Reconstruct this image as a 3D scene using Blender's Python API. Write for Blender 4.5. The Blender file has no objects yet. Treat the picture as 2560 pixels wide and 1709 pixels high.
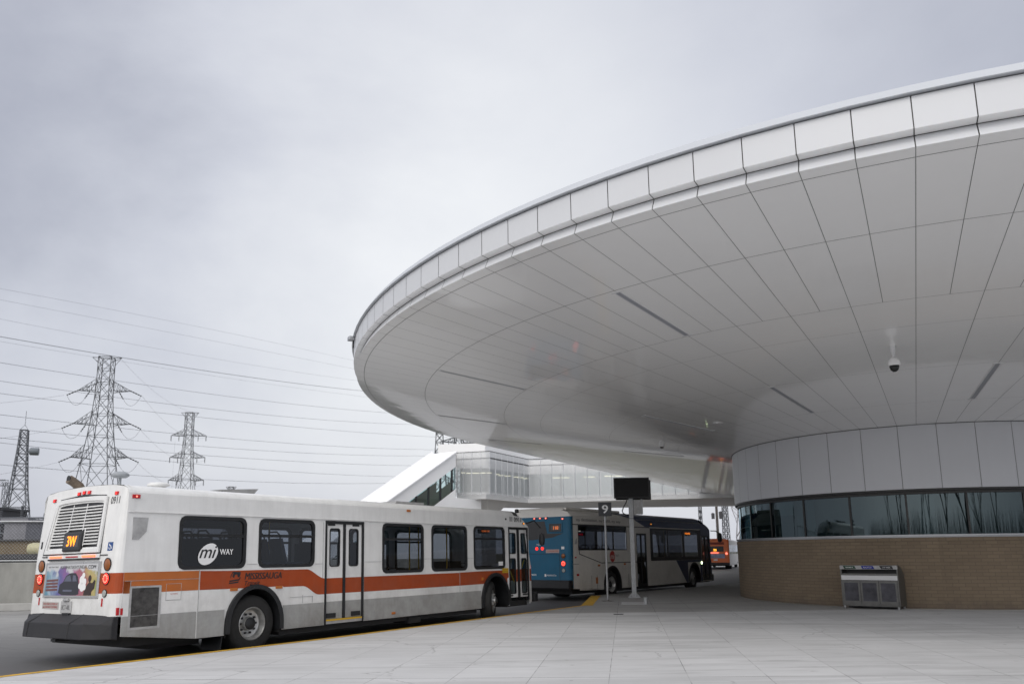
import bpy, bmesh, math, random
from mathutils import Vector, Matrix
PI=math.pi
random.seed(7)
SC=bpy.context.scene
COL=SC.collection
# ---------------------------------------------------------------- helpers
class MB:
    """collects faces; build() links them as ONE mesh object"""
    def __init__(s, fn=None): s.v=[]; s.f=[]; s.m=[]; s.fn=fn; s.uv=None
    def add(s, vs, fs, mi=0):
        b=len(s.v)
        s.v+= [tuple(s.fn(*p)) if s.fn else tuple(p) for p in vs]
        s.f+= [tuple(b+i for i in f) for f in fs]; s.m+=[mi]*len(fs)
    def quad(s,a,b,c,d,mi=0): s.add([a,b,c,d],[(0,1,2,3)],mi)
    def box(s,x0,x1,y0,y1,z0,z1,mi=0):
        s.add([(x0,y0,z0),(x1,y0,z0),(x1,y1,z0),(x0,y1,z0),(x0,y0,z1),(x1,y0,z1),(x1,y1,z1),(x0,y1,z1)],
              [(0,3,2,1),(4,5,6,7),(0,1,5,4),(1,2,6,5),(2,3,7,6),(3,0,4,7)],mi)
    def prism(s,poly,z0,z1,mi=0,ax='z'):
        """polygon (CCW seen from +axis) extruded along an axis"""
        n=len(poly)
        def P(a,b,c): return {'z':(a,b,c),'y':(a,c,b),'x':(c,a,b)}[ax]
        vs=[P(a,b,z0) for a,b in poly]+[P(a,b,z1) for a,b in poly]
        fs=[tuple(range(n-1,-1,-1)),tuple(range(n,2*n))]+[(i,(i+1)%n,n+(i+1)%n,n+i) for i in range(n)]
        s.add(vs,fs,mi)
    def tube(s,pts,r,n=8,mi=0,caps=True):
        pts=[Vector(p) for p in pts]; rr=r if isinstance(r,(list,tuple)) else [r]*len(pts)
        vs=[]; up=None
        for i,p in enumerate(pts):
            d=(pts[min(i+1,len(pts)-1)]-pts[max(i-1,0)])
            if d.length<1e-9: d=Vector((0,0,1))
            d.normalize()
            if up is None:
                up=Vector((0,0,1)) if abs(d.z)<.9 else Vector((1,0,0))
            a=d.cross(up)
            if a.length<1e-6: a=d.cross(Vector((1,0.3,0)))
            a.normalize(); b=d.cross(a); b.normalize(); up=-b if False else up
            for k in range(n):
                t=2*PI*k/n; vs.append(p+(a*math.cos(t)+b*math.sin(t))*rr[i])
        fs=[]
        for i in range(len(pts)-1):
            for k in range(n):
                fs.append((i*n+k,i*n+(k+1)%n,(i+1)*n+(k+1)%n,(i+1)*n+k))
        if caps: fs+= [tuple(range(n-1,-1,-1)),tuple((len(pts)-1)*n+k for k in range(n))]
        s.add(vs,fs,mi)
    def lathe(s,prof,c=(0,0,0),ax='z',n=24,mi=0,caps=True):
        vs=[];fs=[]
        for r,h in prof:
            for k in range(n):
                t=2*PI*k/n; a,b=r*math.cos(t),r*math.sin(t)
                q={'z':(a,b,h),'y':(a,h,b),'x':(h,a,b)}[ax]
                vs.append((c[0]+q[0],c[1]+q[1],c[2]+q[2]))
        for i in range(len(prof)-1):
            for k in range(n): fs.append((i*n+k,i*n+(k+1)%n,(i+1)*n+(k+1)%n,(i+1)*n+k))
        if caps and prof[0][0]>1e-6: fs.append(tuple(range(n-1,-1,-1)))
        if caps and prof[-1][0]>1e-6: fs.append(tuple((len(prof)-1)*n+k for k in range(n)))
        s.add(vs,fs,mi)
    def build(s,name,mats,parent=None,smooth=False,bevel=0,loc=None):
        me=bpy.data.meshes.new(name); me.from_pydata([tuple(v) for v in s.v],[],s.f)
        if not isinstance(mats,(list,tuple)): mats=[mats]
        for m in mats: me.materials.append(m)
        for p,mi in zip(me.polygons,s.m): p.material_index=mi
        bm=bmesh.new(); bm.from_mesh(me); bmesh.ops.remove_doubles(bm,verts=bm.verts,dist=1e-5)
        bmesh.ops.recalc_face_normals(bm,faces=bm.faces); bm.to_mesh(me); bm.free()
        me.validate()
        if smooth:
            for p in me.polygons: p.use_smooth=True
        o=bpy.data.objects.new(name,me); COL.objects.link(o)
        if parent: o.parent=parent
        if loc: o.location=loc
        if smooth:
            for e in me.edges: pass
            try:
                me.set_sharp_from_angle(angle=math.radians(35))
            except Exception: pass
        if bevel:
            b=o.modifiers.new('bevel','BEVEL'); b.width=bevel; b.segments=2; b.limit_method='ANGLE'; b.angle_limit=math.radians(50); b.harden_normals=False
        return o
def tag(o,label=None,cat=None,group=None,kind=None):
    if label: o['label']=label
    if cat: o['category']=cat
    if group: o['group']=group
    if kind: o['kind']=kind
    return o
def empty(name,label,cat,loc=(0,0,0),rot=(0,0,0),group=None):
    o=bpy.data.objects.new(name,None); COL.objects.link(o); o.location=loc; o.rotation_euler=rot
    o.empty_display_size=.3
    return tag(o,label,cat,group)
def copy_tree(o,parent=None):
    c=o.copy(); COL.objects.link(c); c.parent=parent
    for ch in list(o.children): copy_tree(ch,c)
    return c
# ---------------------------------------------------------------- materials
def lin(c): return tuple((x/12.92 if x<=.04045 else ((x+.055)/1.055)**2.4) for x in c)
def mat(name,col,rough=.5,metal=0,noise=0,nscale=4,bump=0,bscale=60,emit=0,spec=.5,coat=0,col2=None,stretch=(1,1,1)):
    m=bpy.data.materials.new(name); m.use_nodes=True; nt=m.node_tree; b=nt.nodes['Principled BSDF']
    b.inputs['Base Color'].default_value=(*col,1); b.inputs['Roughness'].default_value=rough; b.inputs['Metallic'].default_value=metal
    b.inputs['Specular IOR Level'].default_value=spec
    b.inputs['Coat Weight'].default_value=coat
    if emit: b.inputs['Emission Color'].default_value=(*col,1); b.inputs['Emission Strength'].default_value=emit
    if noise or bump or col2:
        tc=nt.nodes.new('ShaderNodeTexCoord'); mp=nt.nodes.new('ShaderNodeMapping'); mp.inputs['Scale'].default_value=stretch
        nt.links.new(tc.outputs['Object'],mp.inputs['Vector'])
    if noise or col2:
        n=nt.nodes.new('ShaderNodeTexNoise'); n.inputs['Scale'].default_value=nscale; n.inputs['Detail'].default_value=7; n.inputs['Roughness'].default_value=.62
        nt.links.new(mp.outputs[0],n.inputs['Vector'])
        r=nt.nodes.new('ShaderNodeValToRGB'); r.color_ramp.elements[0].position=.32; r.color_ramp.elements[1].position=.68
        c0=col2 if col2 else tuple(max(0,x*(1-noise)) for x in col)
        r.color_ramp.elements[0].color=(*c0,1); r.color_ramp.elements[1].color=(*(col if col2 else tuple(min(1,x*(1+noise*.5)) for x in col)),1)
        nt.links.new(n.outputs['Fac'],r.inputs[0]); nt.links.new(r.outputs[0],b.inputs['Base Color'])
        if not emit:
            mr=nt.nodes.new('ShaderNodeMapRange'); mr.inputs['To Min'].default_value=max(.03,rough-.08); mr.inputs['To Max'].default_value=min(1,rough+.1)
            nt.links.new(n.outputs['Fac'],mr.inputs[0]); nt.links.new(mr.outputs[0],b.inputs['Roughness'])
    if bump:
        n2=nt.nodes.new('ShaderNodeTexNoise'); n2.inputs['Scale'].default_value=bscale; n2.inputs['Detail'].default_value=4
        bp=nt.nodes.new('ShaderNodeBump'); bp.inputs['Strength'].default_value=bump; bp.inputs['Distance'].default_value=.02
        nt.links.new(mp.outputs[0],n2.inputs['Vector']); nt.links.new(n2.outputs['Fac'],bp.inputs['Height']); nt.links.new(bp.outputs[0],b.inputs['Normal'])
    return m
def glass(name,tint,f0=.06,rough=.02):
    """thin pane: tinted see-through plus a two sided Schlick reflection"""
    if f0>1: f0=.06
    m=bpy.data.materials.new(name); m.use_nodes=True; nt=m.node_tree; nt.nodes.clear(); K=nt.links.new
    out=nt.nodes.new('ShaderNodeOutputMaterial'); t=nt.nodes.new('ShaderNodeBsdfTransparent'); t.inputs[0].default_value=(*tint,1)
    g=nt.nodes.new('ShaderNodeBsdfGlossy'); g.inputs['Roughness'].default_value=rough; g.inputs[0].default_value=(.93,.97,1,1)
    f=nt.nodes.new('ShaderNodeLayerWeight'); f.inputs[0].default_value=.5
    p=nt.nodes.new('ShaderNodeMath'); p.operation='POWER'; p.inputs[1].default_value=4.5; K(f.outputs['Facing'],p.inputs[0])
    q=nt.nodes.new('ShaderNodeMath'); q.operation='MULTIPLY_ADD'; q.inputs[1].default_value=.85; q.inputs[2].default_value=f0; K(p.outputs[0],q.inputs[0])
    mx=nt.nodes.new('ShaderNodeMixShader')
    K(q.outputs[0],mx.inputs[0]); K(t.outputs[0],mx.inputs[1]); K(g.outputs[0],mx.inputs[2]); K(mx.outputs[0],out.inputs[0])
    return m
def grime(m,amount=.5,z0=.35,z1=1.6,col=(.16,.145,.125)):
    """road dirt: vertical streaks and a film that thickens towards the road"""
    nt=m.node_tree; b=nt.nodes['Principled BSDF']; N=nt.nodes.new; K=nt.links.new
    src=b.inputs['Base Color'].links[0].from_socket if b.inputs['Base Color'].links else None
    tc=N('ShaderNodeTexCoord'); mp=N('ShaderNodeMapping'); mp.inputs['Scale'].default_value=(5,5,.6); K(tc.outputs['Object'],mp.inputs[0])
    n=N('ShaderNodeTexNoise'); n.inputs['Scale'].default_value=1.6; n.inputs['Detail'].default_value=8; n.inputs['Roughness'].default_value=.65; K(mp.outputs[0],n.inputs[0])
    n2=N('ShaderNodeTexNoise'); n2.inputs['Scale'].default_value=1.3; n2.inputs['Detail'].default_value=8; n2.inputs['Roughness'].default_value=.7; K(tc.outputs['Object'],n2.inputs[0])
    r=N('ShaderNodeMapRange'); r.inputs['From Min'].default_value=.46; r.inputs['From Max'].default_value=.74; K(n.outputs['Fac'],r.inputs[0])
    r2=N('ShaderNodeMapRange'); r2.inputs['From Min'].default_value=.40; r2.inputs['From Max'].default_value=.72; K(n2.outputs['Fac'],r2.inputs[0])
    sp=N('ShaderNodeSeparateXYZ'); K(tc.outputs['Object'],sp.inputs[0])
    g=N('ShaderNodeMapRange'); g.inputs['From Min'].default_value=z1; g.inputs['From Max'].default_value=z0; g.inputs['To Min'].default_value=.10; g.inputs['To Max'].default_value=.9; K(sp.outputs[2],g.inputs[0])
    a=N('ShaderNodeMath'); a.operation='MULTIPLY'; K(r2.outputs[0],a.inputs[0]); K(g.outputs[0],a.inputs[1])
    c=N('ShaderNodeMath'); c.operation='MULTIPLY_ADD'; c.inputs[1].default_value=.17; K(r.outputs[0],c.inputs[0]); K(a.outputs[0],c.inputs[2])
    d=N('ShaderNodeMath'); d.operation='MULTIPLY'; d.inputs[1].default_value=amount; d.use_clamp=True; K(c.outputs[0],d.inputs[0])
    mx=N('ShaderNodeMixRGB'); mx.inputs[2].default_value=(*col,1)
    if src: K(src,mx.inputs[1])
    else: mx.inputs[1].default_value=b.inputs['Base Color'].default_value
    K(d.outputs[0],mx.inputs[0]); K(mx.outputs[0],b.inputs['Base Color'])
M={}
M['white']=mat('white_paint',(.77,.77,.76),.3,noise=.07,nscale=2.2,coat=.3)
M['roofwhite']=mat('white_roof_paint',(.74,.75,.75),.4,noise=.05,nscale=1.5)
M['orange']=mat('orange_stripe_paint',(.35,.058,.012),.5,noise=.14,nscale=3,spec=.3)
M['orange_faded']=mat('faded_orange_paint',(.46,.125,.02),.5,noise=.12,nscale=3)
M['greyskirt']=mat('grey_skirt_paint',(.37,.375,.37),.4,noise=.14,nscale=2.5)
M['black']=mat('black_rubber',(.012,.013,.015),.45,noise=.3,nscale=8)
M['tyre']=mat('tyre_rubber',(.018,.018,.018),.8,noise=.4,nscale=14,bump=.3)
M['bumper']=mat('bumper_plastic',(.013,.0135,.017),.6,noise=.25,nscale=5,bump=.1,bscale=90)
M['dark']=mat('dark_interior',(.02,.02,.021),.7)
M['seat']=mat('seat_fabric',(.02,.025,.05),.8,noise=.4,nscale=20)
M['yellow']=mat('yellow_pole_paint',(.62,.38,.02),.4)
M['rim']=mat('wheel_steel',(.50,.50,.49),.35,metal=.75,noise=.25,nscale=9)
M['steel']=mat('galvanised_steel',(.42,.43,.44),.5,metal=.4,noise=.2,nscale=7)
M['lattice']=mat('tower_steel',(.06,.064,.072),.7,metal=.0,noise=.25,nscale=.6)
M['latticeg']=mat('grey_tower_steel',(.11,.118,.135),.7,noise=.2,nscale=.6)
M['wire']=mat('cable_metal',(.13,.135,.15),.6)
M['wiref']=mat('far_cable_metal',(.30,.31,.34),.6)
M['mesh_grille']=mat('dusty_radiator_mesh',(.16,.155,.15),.7,noise=.6,nscale=9,bump=.5,bscale=240)
M['vent']=mat('vent_metal',(.40,.40,.40),.5,noise=.3,nscale=5)
M['redlens']=mat('red_lens',(.45,.01,.015),.2)
M['redlit']=mat('lit_red_lens',(1,.03,.02),.3,emit=1.3)
M['redhot']=mat('lit_red_centre',(1,.24,.16),.3,emit=1.6)
M['oralit']=mat('lit_brake_bar',(1,.13,.05),.3,emit=2.4)
M['amberlit']=mat('lit_amber_lens',(1,.38,.03),.3,emit=3)
M['amber']=mat('amber_lens',(.26,.085,.02),.25)
M['amberdim']=mat('amber_reflector',(.42,.13,.02),.3)
M['clearlens']=mat('clear_lens',(.35,.36,.35),.15)
M['led']=mat('led_orange',(1,.26,.01),.4,emit=2.0)
M['leddim']=mat('led_orange_dim',(.9,.22,.05),.4,emit=.7)
M['ledred']=mat('led_red',(1,.02,.06),.4,emit=1.3)
M['tube']=mat('interior_tube_light',(1,.93,.7),.4,emit=1.5)
M['ink']=mat('black_lettering',(.015,.015,.017),.4)
M['inkw']=mat('white_lettering',(.8,.8,.8),.4)
M['inkgrey']=mat('grey_lettering',(.12,.12,.12),.5)
M['inkred']=mat('red_lettering',(.42,.03,.03),.5)
M['silver']=mat('silver_sheet',(.5,.5,.5),.3,metal=.6,noise=.1)
M['accblue']=mat('blue_sticker',(.01,.06,.22),.4)
M['busglass']=glass('bus_window_glass',(.47,.50,.54),.05)
M['busglass_dark']=glass('dark_bus_window_glass',(.14,.15,.17),.045)
M['doorglass']=glass('door_glass',(.55,.66,.68),1.45)
M['blue']=mat('blue_bus_paint',(.003,.105,.20),.42,noise=.1,nscale=2,spec=.35)
M['navy']=mat('navy_bus_paint',(.004,.022,.085),.35,noise=.2,nscale=2,coat=.2)
M['busgrey']=mat('warm_white_bus_paint',(.72,.695,.65),.4,noise=.06,nscale=2)
M['obus']=mat('orange_bus_paint',(.85,.20,.06),.4,noise=.08,nscale=2)
M['exhaust']=mat('rusty_exhaust_steel',(.16,.12,.085),.6,noise=.45,nscale=9)
for _k,_a in (('white',.62),('orange',.4),('greyskirt',.85),('orange_faded',.4),('busgrey',.45),('blue',.2),('navy',.2),('bumper',.07)): grime(M[_k],_a)
# ---------------------------------------------------------------- text
def text(name,s,parent,org,xd,ud,w,h,m,shear=0,bold=.0,proud=0,align='L'):
    """flat lettering: org is lower left corner, xd/ud unit directions, w and h the size of the whole line"""
    cu=bpy.data.curves.new(name,'FONT'); cu.body=s; cu.shear=shear; cu.resolution_u=4
    ob=bpy.data.objects.new(name+'_curve',cu); COL.objects.link(ob)
    bpy.context.view_layer.update()
    dg=bpy.context.evaluated_depsgraph_get(); me=bpy.data.meshes.new_from_object(ob.evaluated_get(dg))
    COL.objects.unlink(ob); bpy.data.objects.remove(ob)
    xs=[v.co.x for v in me.vertices]; ys=[v.co.y for v in me.vertices]
    x0,x1,y0,y1=min(xs),max(xs),min(ys),max(ys)
    org,xd,ud=Vector(org),Vector(xd),Vector(ud)
    for v in me.vertices:
        v.co=org+xd*((v.co.x-x0)/(x1-x0)*w)+ud*((v.co.y-y0)/(y1-y0)*h)
    if bold:   # thicker strokes: three closely spaced layers of the same lettering
        nrm=xd.cross(ud).normalized(); bm=bmesh.new(); 
        for q in (-1,0,1):
            n0=len(bm.verts); bm.from_mesh(me); bm.verts.ensure_lookup_table()
            for v in bm.verts[n0:]: v.co+=xd*(q*bold*h*1.3)+nrm*(.00035*(q+1))
        bm.to_mesh(me); bm.free()
    me.materials.clear(); me.materials.append(m)
    for p in me.polygons: p.material_index=0
    me.name=name
    o=bpy.data.objects.new(name,me); COL.objects.link(o)
    if parent: o.parent=parent
    return o
def rrect(x0,x1,z0,z1,r,n=5):
    pts=[]
    for cx,cz,a0 in [(x1-r,z1-r,0),(x0+r,z1-r,90),(x0+r,z0+r,180),(x1-r,z0+r,270)]:
        for k in range(n+1):
            a=math.radians(a0+90*k/n); pts.append((cx+r*math.cos(a),cz+r*math.sin(a)))
    return pts
def ringplate(mb,outer,inner,y0,y1,mi=0):
    """rounded frame in the XZ plane between y0 (outside) and y1"""
    n=len(outer)
    vs=[(a,y0,b) for a,b in outer]+[(a,y0,b) for a,b in inner]+[(a,y1,b) for a,b in outer]+[(a,y1,b) for a,b in inner]
    fs=[]
    for i in range(n):
        j=(i+1)%n
        fs+= [(i,j,n+j,n+i),(2*n+i,3*n+i,3*n+j,2*n+j),(i,2*n+i,2*n+j,j),(n+i,n+j,3*n+j,3*n+i)]
    mb.add(vs,fs,mi)
# ---------------------------------------------------------------- camera
hc=1.6784; pitch=.18078; roll=.00846; F_=1977.964; PX,PY_=1237.4,1019.715
cam=bpy.data.cameras.new('camera'); co=bpy.data.objects.new('camera',cam); COL.objects.link(co); SC.camera=co
fw=Vector((0,math.cos(pitch),math.sin(pitch))); rt=Vector((1,0,0)); up=Vector((0,-math.sin(pitch),math.cos(pitch)))
r2=rt*math.cos(roll)-up*math.sin(roll); u2=rt*math.sin(roll)+up*math.cos(roll)
co.matrix_world=Matrix(((r2.x,u2.x,-fw.x,0),(r2.y,u2.y,-fw.y,0),(r2.z,u2.z,-fw.z,hc),(0,0,0,1)))
cam.sensor_width=36; cam.lens=F_/2560*36; cam.shift_x=(1280-PX)/2560; cam.shift_y=(PY_-854.5)/2560
cam.dof.use_dof=True; cam.dof.focus_distance=14; cam.dof.aperture_fstop=2.2
cam.clip_start=.05; cam.clip_end=3000
def ray(x,y):
    a=(x-PX)/F_; b=-(y-PY_)/F_
    return r2*a+u2*b+fw
def pix_dir(x,y): return ray(x,y).normalized()
SKYBLOBS=[(110,470,26,-.36),(1150,560,8,.66),(2450,120,9,-.08),(1250,-60,12,-.24),(300,1050,14,-.04)]
BRIGHT_DIR=(-.25,-.74,.62); BRIGHT_SH=3.3; BRIGHT_AMP=2.35
# ================================================================ SKY AND LIGHT
W=bpy.data.worlds.new('World'); SC.world=W; W.use_nodes=True; nt=W.node_tree; nt.nodes.clear()
N=nt.nodes.new; Lk=nt.links.new
SUN_EL,SUN_AZ=math.radians(42),math.radians(-155)   # azimuth from +Y towards +X
out=N('ShaderNodeOutputWorld'); bg=N('ShaderNodeBackground'); bg2=N('ShaderNodeBackground'); ad=N('ShaderNodeAddShader')
sky=N('ShaderNodeTexSky'); sky.sky_type='NISHITA'; sky.sun_disc=False; sky.sun_elevation=SUN_EL; sky.sun_rotation=SUN_AZ; sky.air_density=1.5; sky.dust_density=4
bg2.inputs[1].default_value=.01; Lk(sky.outputs[0],bg2.inputs[0])
tc=N('ShaderNodeTexCoord'); mp=N('ShaderNodeMapping'); mp.inputs['Scale'].default_value=(1.15,1.15,1.7); mp.inputs['Location'].default_value=(.35,.1,.2); Lk(tc.outputs['Generated'],mp.inputs[0])
nz=N('ShaderNodeTexNoise'); nz.inputs['Scale'].default_value=1.7; nz.inputs['Detail'].default_value=7; nz.inputs['Roughness'].default_value=.55; nz.inputs['Distortion'].default_value=.15; Lk(mp.outputs[0],nz.inputs[0])
def blob(d,sharp,amp):
    dp=N('ShaderNodeVectorMath'); dp.operation='DOT_PRODUCT'; dp.inputs[1].default_value=d; Lk(nrm.outputs[0],dp.inputs[0])
    a=N('ShaderNodeMath'); a.operation='SUBTRACT'; a.inputs[1].default_value=1; Lk(dp.outputs['Value'],a.inputs[0])
    b=N('ShaderNodeMath'); b.operation='MULTIPLY'; b.inputs[1].default_value=sharp; Lk(a.outputs[0],b.inputs[0])
    c=N('ShaderNodeMath'); c.operation='EXPONENT'; Lk(b.outputs[0],c.inputs[0])
    e=N('ShaderNodeMath'); e.operation='MULTIPLY'; e.inputs[1].default_value=amp; Lk(c.outputs[0],e.inputs[0]); return e
nrm=N('ShaderNodeVectorMath'); nrm.operation='NORMALIZE'
wob=N('ShaderNodeVectorMath'); wob.operation='MULTIPLY_ADD'; wob.inputs[1].default_value=(.35,.35,.35); Lk(nz.outputs['Color'],wob.inputs[0]); 
off=N('ShaderNodeVectorMath'); off.operation='SUBTRACT'; off.inputs[1].default_value=(.175,.175,.175); Lk(tc.outputs['Generated'],off.inputs[0])
Lk(off.outputs[0],wob.inputs[2]); Lk(wob.outputs[0],nrm.inputs[0])
acc=N('ShaderNodeMath'); acc.operation='MULTIPLY_ADD'; acc.inputs[1].default_value=.55; acc.inputs[2].default_value=.215; Lk(nz.outputs['Fac'],acc.inputs[0])
cur=acc
for px,py,sh,am in SKYBLOBS:
    e=blob(pix_dir(px,py),sh,am); s_=N('ShaderNodeMath'); s_.operation='ADD'; Lk(cur.outputs[0],s_.inputs[0]); Lk(e.outputs[0],s_.inputs[1]); cur=s_
rp=N('ShaderNodeValToRGB'); Lk(cur.outputs[0],rp.inputs[0])
el=rp.color_ramp.elements; el[0].position=.0; el[0].color=(.22,.23,.29,1); el[1].position=1; el[1].color=(.88,.895,.92,1)
e=el.new(.35); e.color=(.38,.40,.48,1); e=el.new(.62); e.color=(.61,.63,.70,1)
Lk(rp.outputs[0],bg.inputs[0])
nrm2=N('ShaderNodeVectorMath'); nrm2.operation='NORMALIZE'; Lk(tc.outputs['Generated'],nrm2.inputs[0])
_n=nrm; nrm=nrm2; bb_=blob(Vector(BRIGHT_DIR).normalized(),BRIGHT_SH,BRIGHT_AMP); nrm=_n
bg.inputs[1].default_value=.97; bg3=N('ShaderNodeBackground'); bg3.inputs[0].default_value=(.66,.645,.62,1); Lk(bb_.outputs[0],bg3.inputs[1]); ad2=N('ShaderNodeAddShader')
Lk(bg.outputs[0],ad2.inputs[0]); Lk(bg3.outputs[0],ad2.inputs[1]); Lk(ad2.outputs[0],ad.inputs[0]); Lk(bg2.outputs[0],ad.inputs[1]); Lk(ad.outputs[0],out.inputs[0])
sl=bpy.data.lights.new('sun','SUN'); sl.energy=.7; sl.angle=math.radians(25); sl.color=(1,.97,.92)
so=bpy.data.objects.new('sun',sl); COL.objects.link(so)
sd=Vector((math.sin(SUN_AZ)*math.cos(SUN_EL),math.cos(SUN_AZ)*math.cos(SUN_EL),math.sin(SUN_EL)))
so.rotation_euler=(-sd).to_track_quat('-Z','Y').to_euler(); so.location=sd*50
SC.view_settings.view_transform='Standard'; SC.view_settings.look='None'; SC.view_settings.exposure=0; SC.view_settings.gamma=1
SC.render.engine='CYCLES'; SC.cycles.use_denoising=True; SC.cycles.max_bounces=8; SC.cycles.transparent_max_bounces=24; SC.cycles.diffuse_bounces=4
SC.cycles.sample_clamp_indirect=6
# ================================================================ GROUND
def concrete(name,c1,c2,c3,joints,rough=.75,jw=.012,stain=1.0,lane=None,slab=None):
    """joints: list of (nx,ny,offset,spacing) line families in plan"""
    m=bpy.data.materials.new(name); m.use_nodes=True; nt=m.node_tree; b=nt.nodes['Principled BSDF']; N=nt.nodes.new; K=nt.links.new
    tc=N('ShaderNodeTexCoord')
    n1=N('ShaderNodeTexNoise'); n1.inputs['Scale'].default_value=.35; n1.inputs['Detail'].default_value=8; n1.inputs['Roughness'].default_value=.65; K(tc.outputs['Object'],n1.inputs[0])
    mp=N('ShaderNodeMapping'); mp.inputs['Scale'].default_value=(.5,1.6,1); mp.inputs['Rotation'].default_value=(0,0,.25); K(tc.outputs['Object'],mp.inputs[0])
    n2=N('ShaderNodeTexNoise'); n2.inputs['Scale'].default_value=1.1; n2.inputs['Detail'].default_value=9; n2.inputs['Roughness'].default_value=.7; K(mp.outputs[0],n2.inputs[0])
    r=N('ShaderNodeValToRGB'); r.color_ramp.elements[0].position=.33; r.color_ramp.elements[0].color=(*c2,1); r.color_ramp.elements[1].position=.66; r.color_ramp.elements[1].color=(*c1,1)
    mxn=N('ShaderNodeMath'); mxn.operation='ADD'; K(n1.outputs['Fac'],mxn.inputs[0]); K(n2.outputs['Fac'],mxn.inputs[1])
    hf=N('ShaderNodeMath'); hf.operation='MULTIPLY'; hf.inputs[1].default_value=.5; K(mxn.outputs[0],hf.inputs[0]); K(hf.outputs[0],r.inputs[0])
    # spots
    n3=N('ShaderNodeTexNoise'); n3.inputs['Scale'].default_value=5.5; n3.inputs['Detail'].default_value=3; K(tc.outputs['Object'],n3.inputs[0])
    r3=N('ShaderNodeValToRGB'); r3.color_ramp.elements[0].position=.70; r3.color_ramp.elements[0].color=(0,0,0,1); r3.color_ramp.elements[1].position=.76; r3.color_ramp.elements[1].color=(1,1,1,1); K(n3.outputs['Fac'],r3.inputs[0])
    mix=N('ShaderNodeMixRGB'); mix.inputs[2].default_value=(*c3,1); K(r.outputs[0],mix.inputs[1])
    ms=N('ShaderNodeMath'); ms.operation='MULTIPLY'; ms.inputs[1].default_value=.55*stain; K(r3.outputs[0],ms.inputs[0]); K(ms.outputs[0],mix.inputs[0])
    last=mix
    sx=N('ShaderNodeSeparateXYZ'); K(tc.outputs['Object'],sx.inputs[0])
    acc=None
    for nx,ny,of,sp,w in joints:
        a=N('ShaderNodeMath'); a.operation='MULTIPLY'; a.inputs[1].default_value=nx; K(sx.outputs[0],a.inputs[0])
        c=N('ShaderNodeMath'); c.operation='MULTIPLY_ADD'; c.inputs[1].default_value=ny; K(sx.outputs[1],c.inputs[0]); K(a.outputs[0],c.inputs[2])
        d=N('ShaderNodeMath'); d.operation='SUBTRACT'; d.inputs[1].default_value=of; K(c.outputs[0],d.inputs[0])
        e=N('ShaderNodeMath'); e.operation='PINGPONG'; e.inputs[1].default_value=sp/2; K(d.outputs[0],e.inputs[0])
        g=N('ShaderNodeMath'); g.operation='LESS_THAN'; g.inputs[1].default_value=w; K(e.outputs[0],g.inputs[0])
        if acc is None: acc=g
        else:
            mm=N('ShaderNodeMath'); mm.operation='MAXIMUM'; K(acc.outputs[0],mm.inputs[0]); K(g.outputs[0],mm.inputs[1]); acc=mm
    if slab:
        (ax,ay,ao,asp),(bx,by,bo,bsp)=slab; cs=[]
        for nx,ny,of,sp_ in slab:
            a=N('ShaderNodeMath'); a.operation='MULTIPLY'; a.inputs[1].default_value=nx/sp_; K(sx.outputs[0],a.inputs[0])
            c=N('ShaderNodeMath'); c.operation='MULTIPLY_ADD'; c.inputs[1].default_value=ny/sp_; K(sx.outputs[1],c.inputs[0]); K(a.outputs[0],c.inputs[2])
            d=N('ShaderNodeMath'); d.operation='SUBTRACT'; d.inputs[1].default_value=of/sp_; K(c.outputs[0],d.inputs[0])
            e=N('ShaderNodeMath'); e.operation='FLOOR'; K(d.outputs[0],e.inputs[0]); cs.append(e)
        cb=N('ShaderNodeCombineXYZ'); K(cs[0].outputs[0],cb.inputs[0]); K(cs[1].outputs[0],cb.inputs[1])
        wn=N('ShaderNodeTexWhiteNoise'); wn.noise_dimensions='2D'; K(cb.outputs[0],wn.inputs[0])
        mr=N('ShaderNodeMapRange'); mr.inputs['To Min'].default_value=.955; mr.inputs['To Max'].default_value=1.03; K(wn.outputs['Value'],mr.inputs[0])
        vm=N('ShaderNodeVectorMath'); vm.operation='SCALE'; K(last.outputs[0],vm.inputs[0]); K(mr.outputs[0],vm.inputs['Scale']); last=vm
    # long smudges
    mp5=N('ShaderNodeMapping'); mp5.inputs['Scale'].default_value=(.35,2.6,1); mp5.inputs['Rotation'].default_value=(0,0,-.1); K(tc.outputs['Object'],mp5.inputs[0])
    n5=N('ShaderNodeTexNoise'); n5.inputs['Scale'].default_value=.9; n5.inputs['Detail'].default_value=7; n5.inputs['Roughness'].default_value=.7; n5.inputs['Distortion'].default_value=.6; K(mp5.outputs[0],n5.inputs[0])
    r5=N('ShaderNodeMapRange'); r5.inputs['From Min'].default_value=.54; r5.inputs['From Max'].default_value=.72; r5.inputs['To Max'].default_value=.6; K(n5.outputs['Fac'],r5.inputs[0])
    m5=N('ShaderNodeMixRGB'); m5.inputs[2].default_value=(*tuple(x*.62 for x in c2),1); K(last.outputs[0],m5.inputs[1]); K(r5.outputs[0],m5.inputs[0]); last=m5
    # hairline cracks, gum spots and broad damp patches
    vo=N('ShaderNodeTexVoronoi'); vo.feature='DISTANCE_TO_EDGE'; vo.inputs['Scale'].default_value=.33; nw=N('ShaderNodeVectorMath'); nw.operation='MULTIPLY_ADD'; nw.inputs[1].default_value=(.5,.5,.5); K(n2.outputs['Color'],nw.inputs[0]); K(tc.outputs['Object'],nw.inputs[2]); K(nw.outputs[0],vo.inputs['Vector'])
    cr=N('ShaderNodeMath'); cr.operation='LESS_THAN'; cr.inputs[1].default_value=.0032; K(vo.outputs['Distance'],cr.inputs[0])
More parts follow.
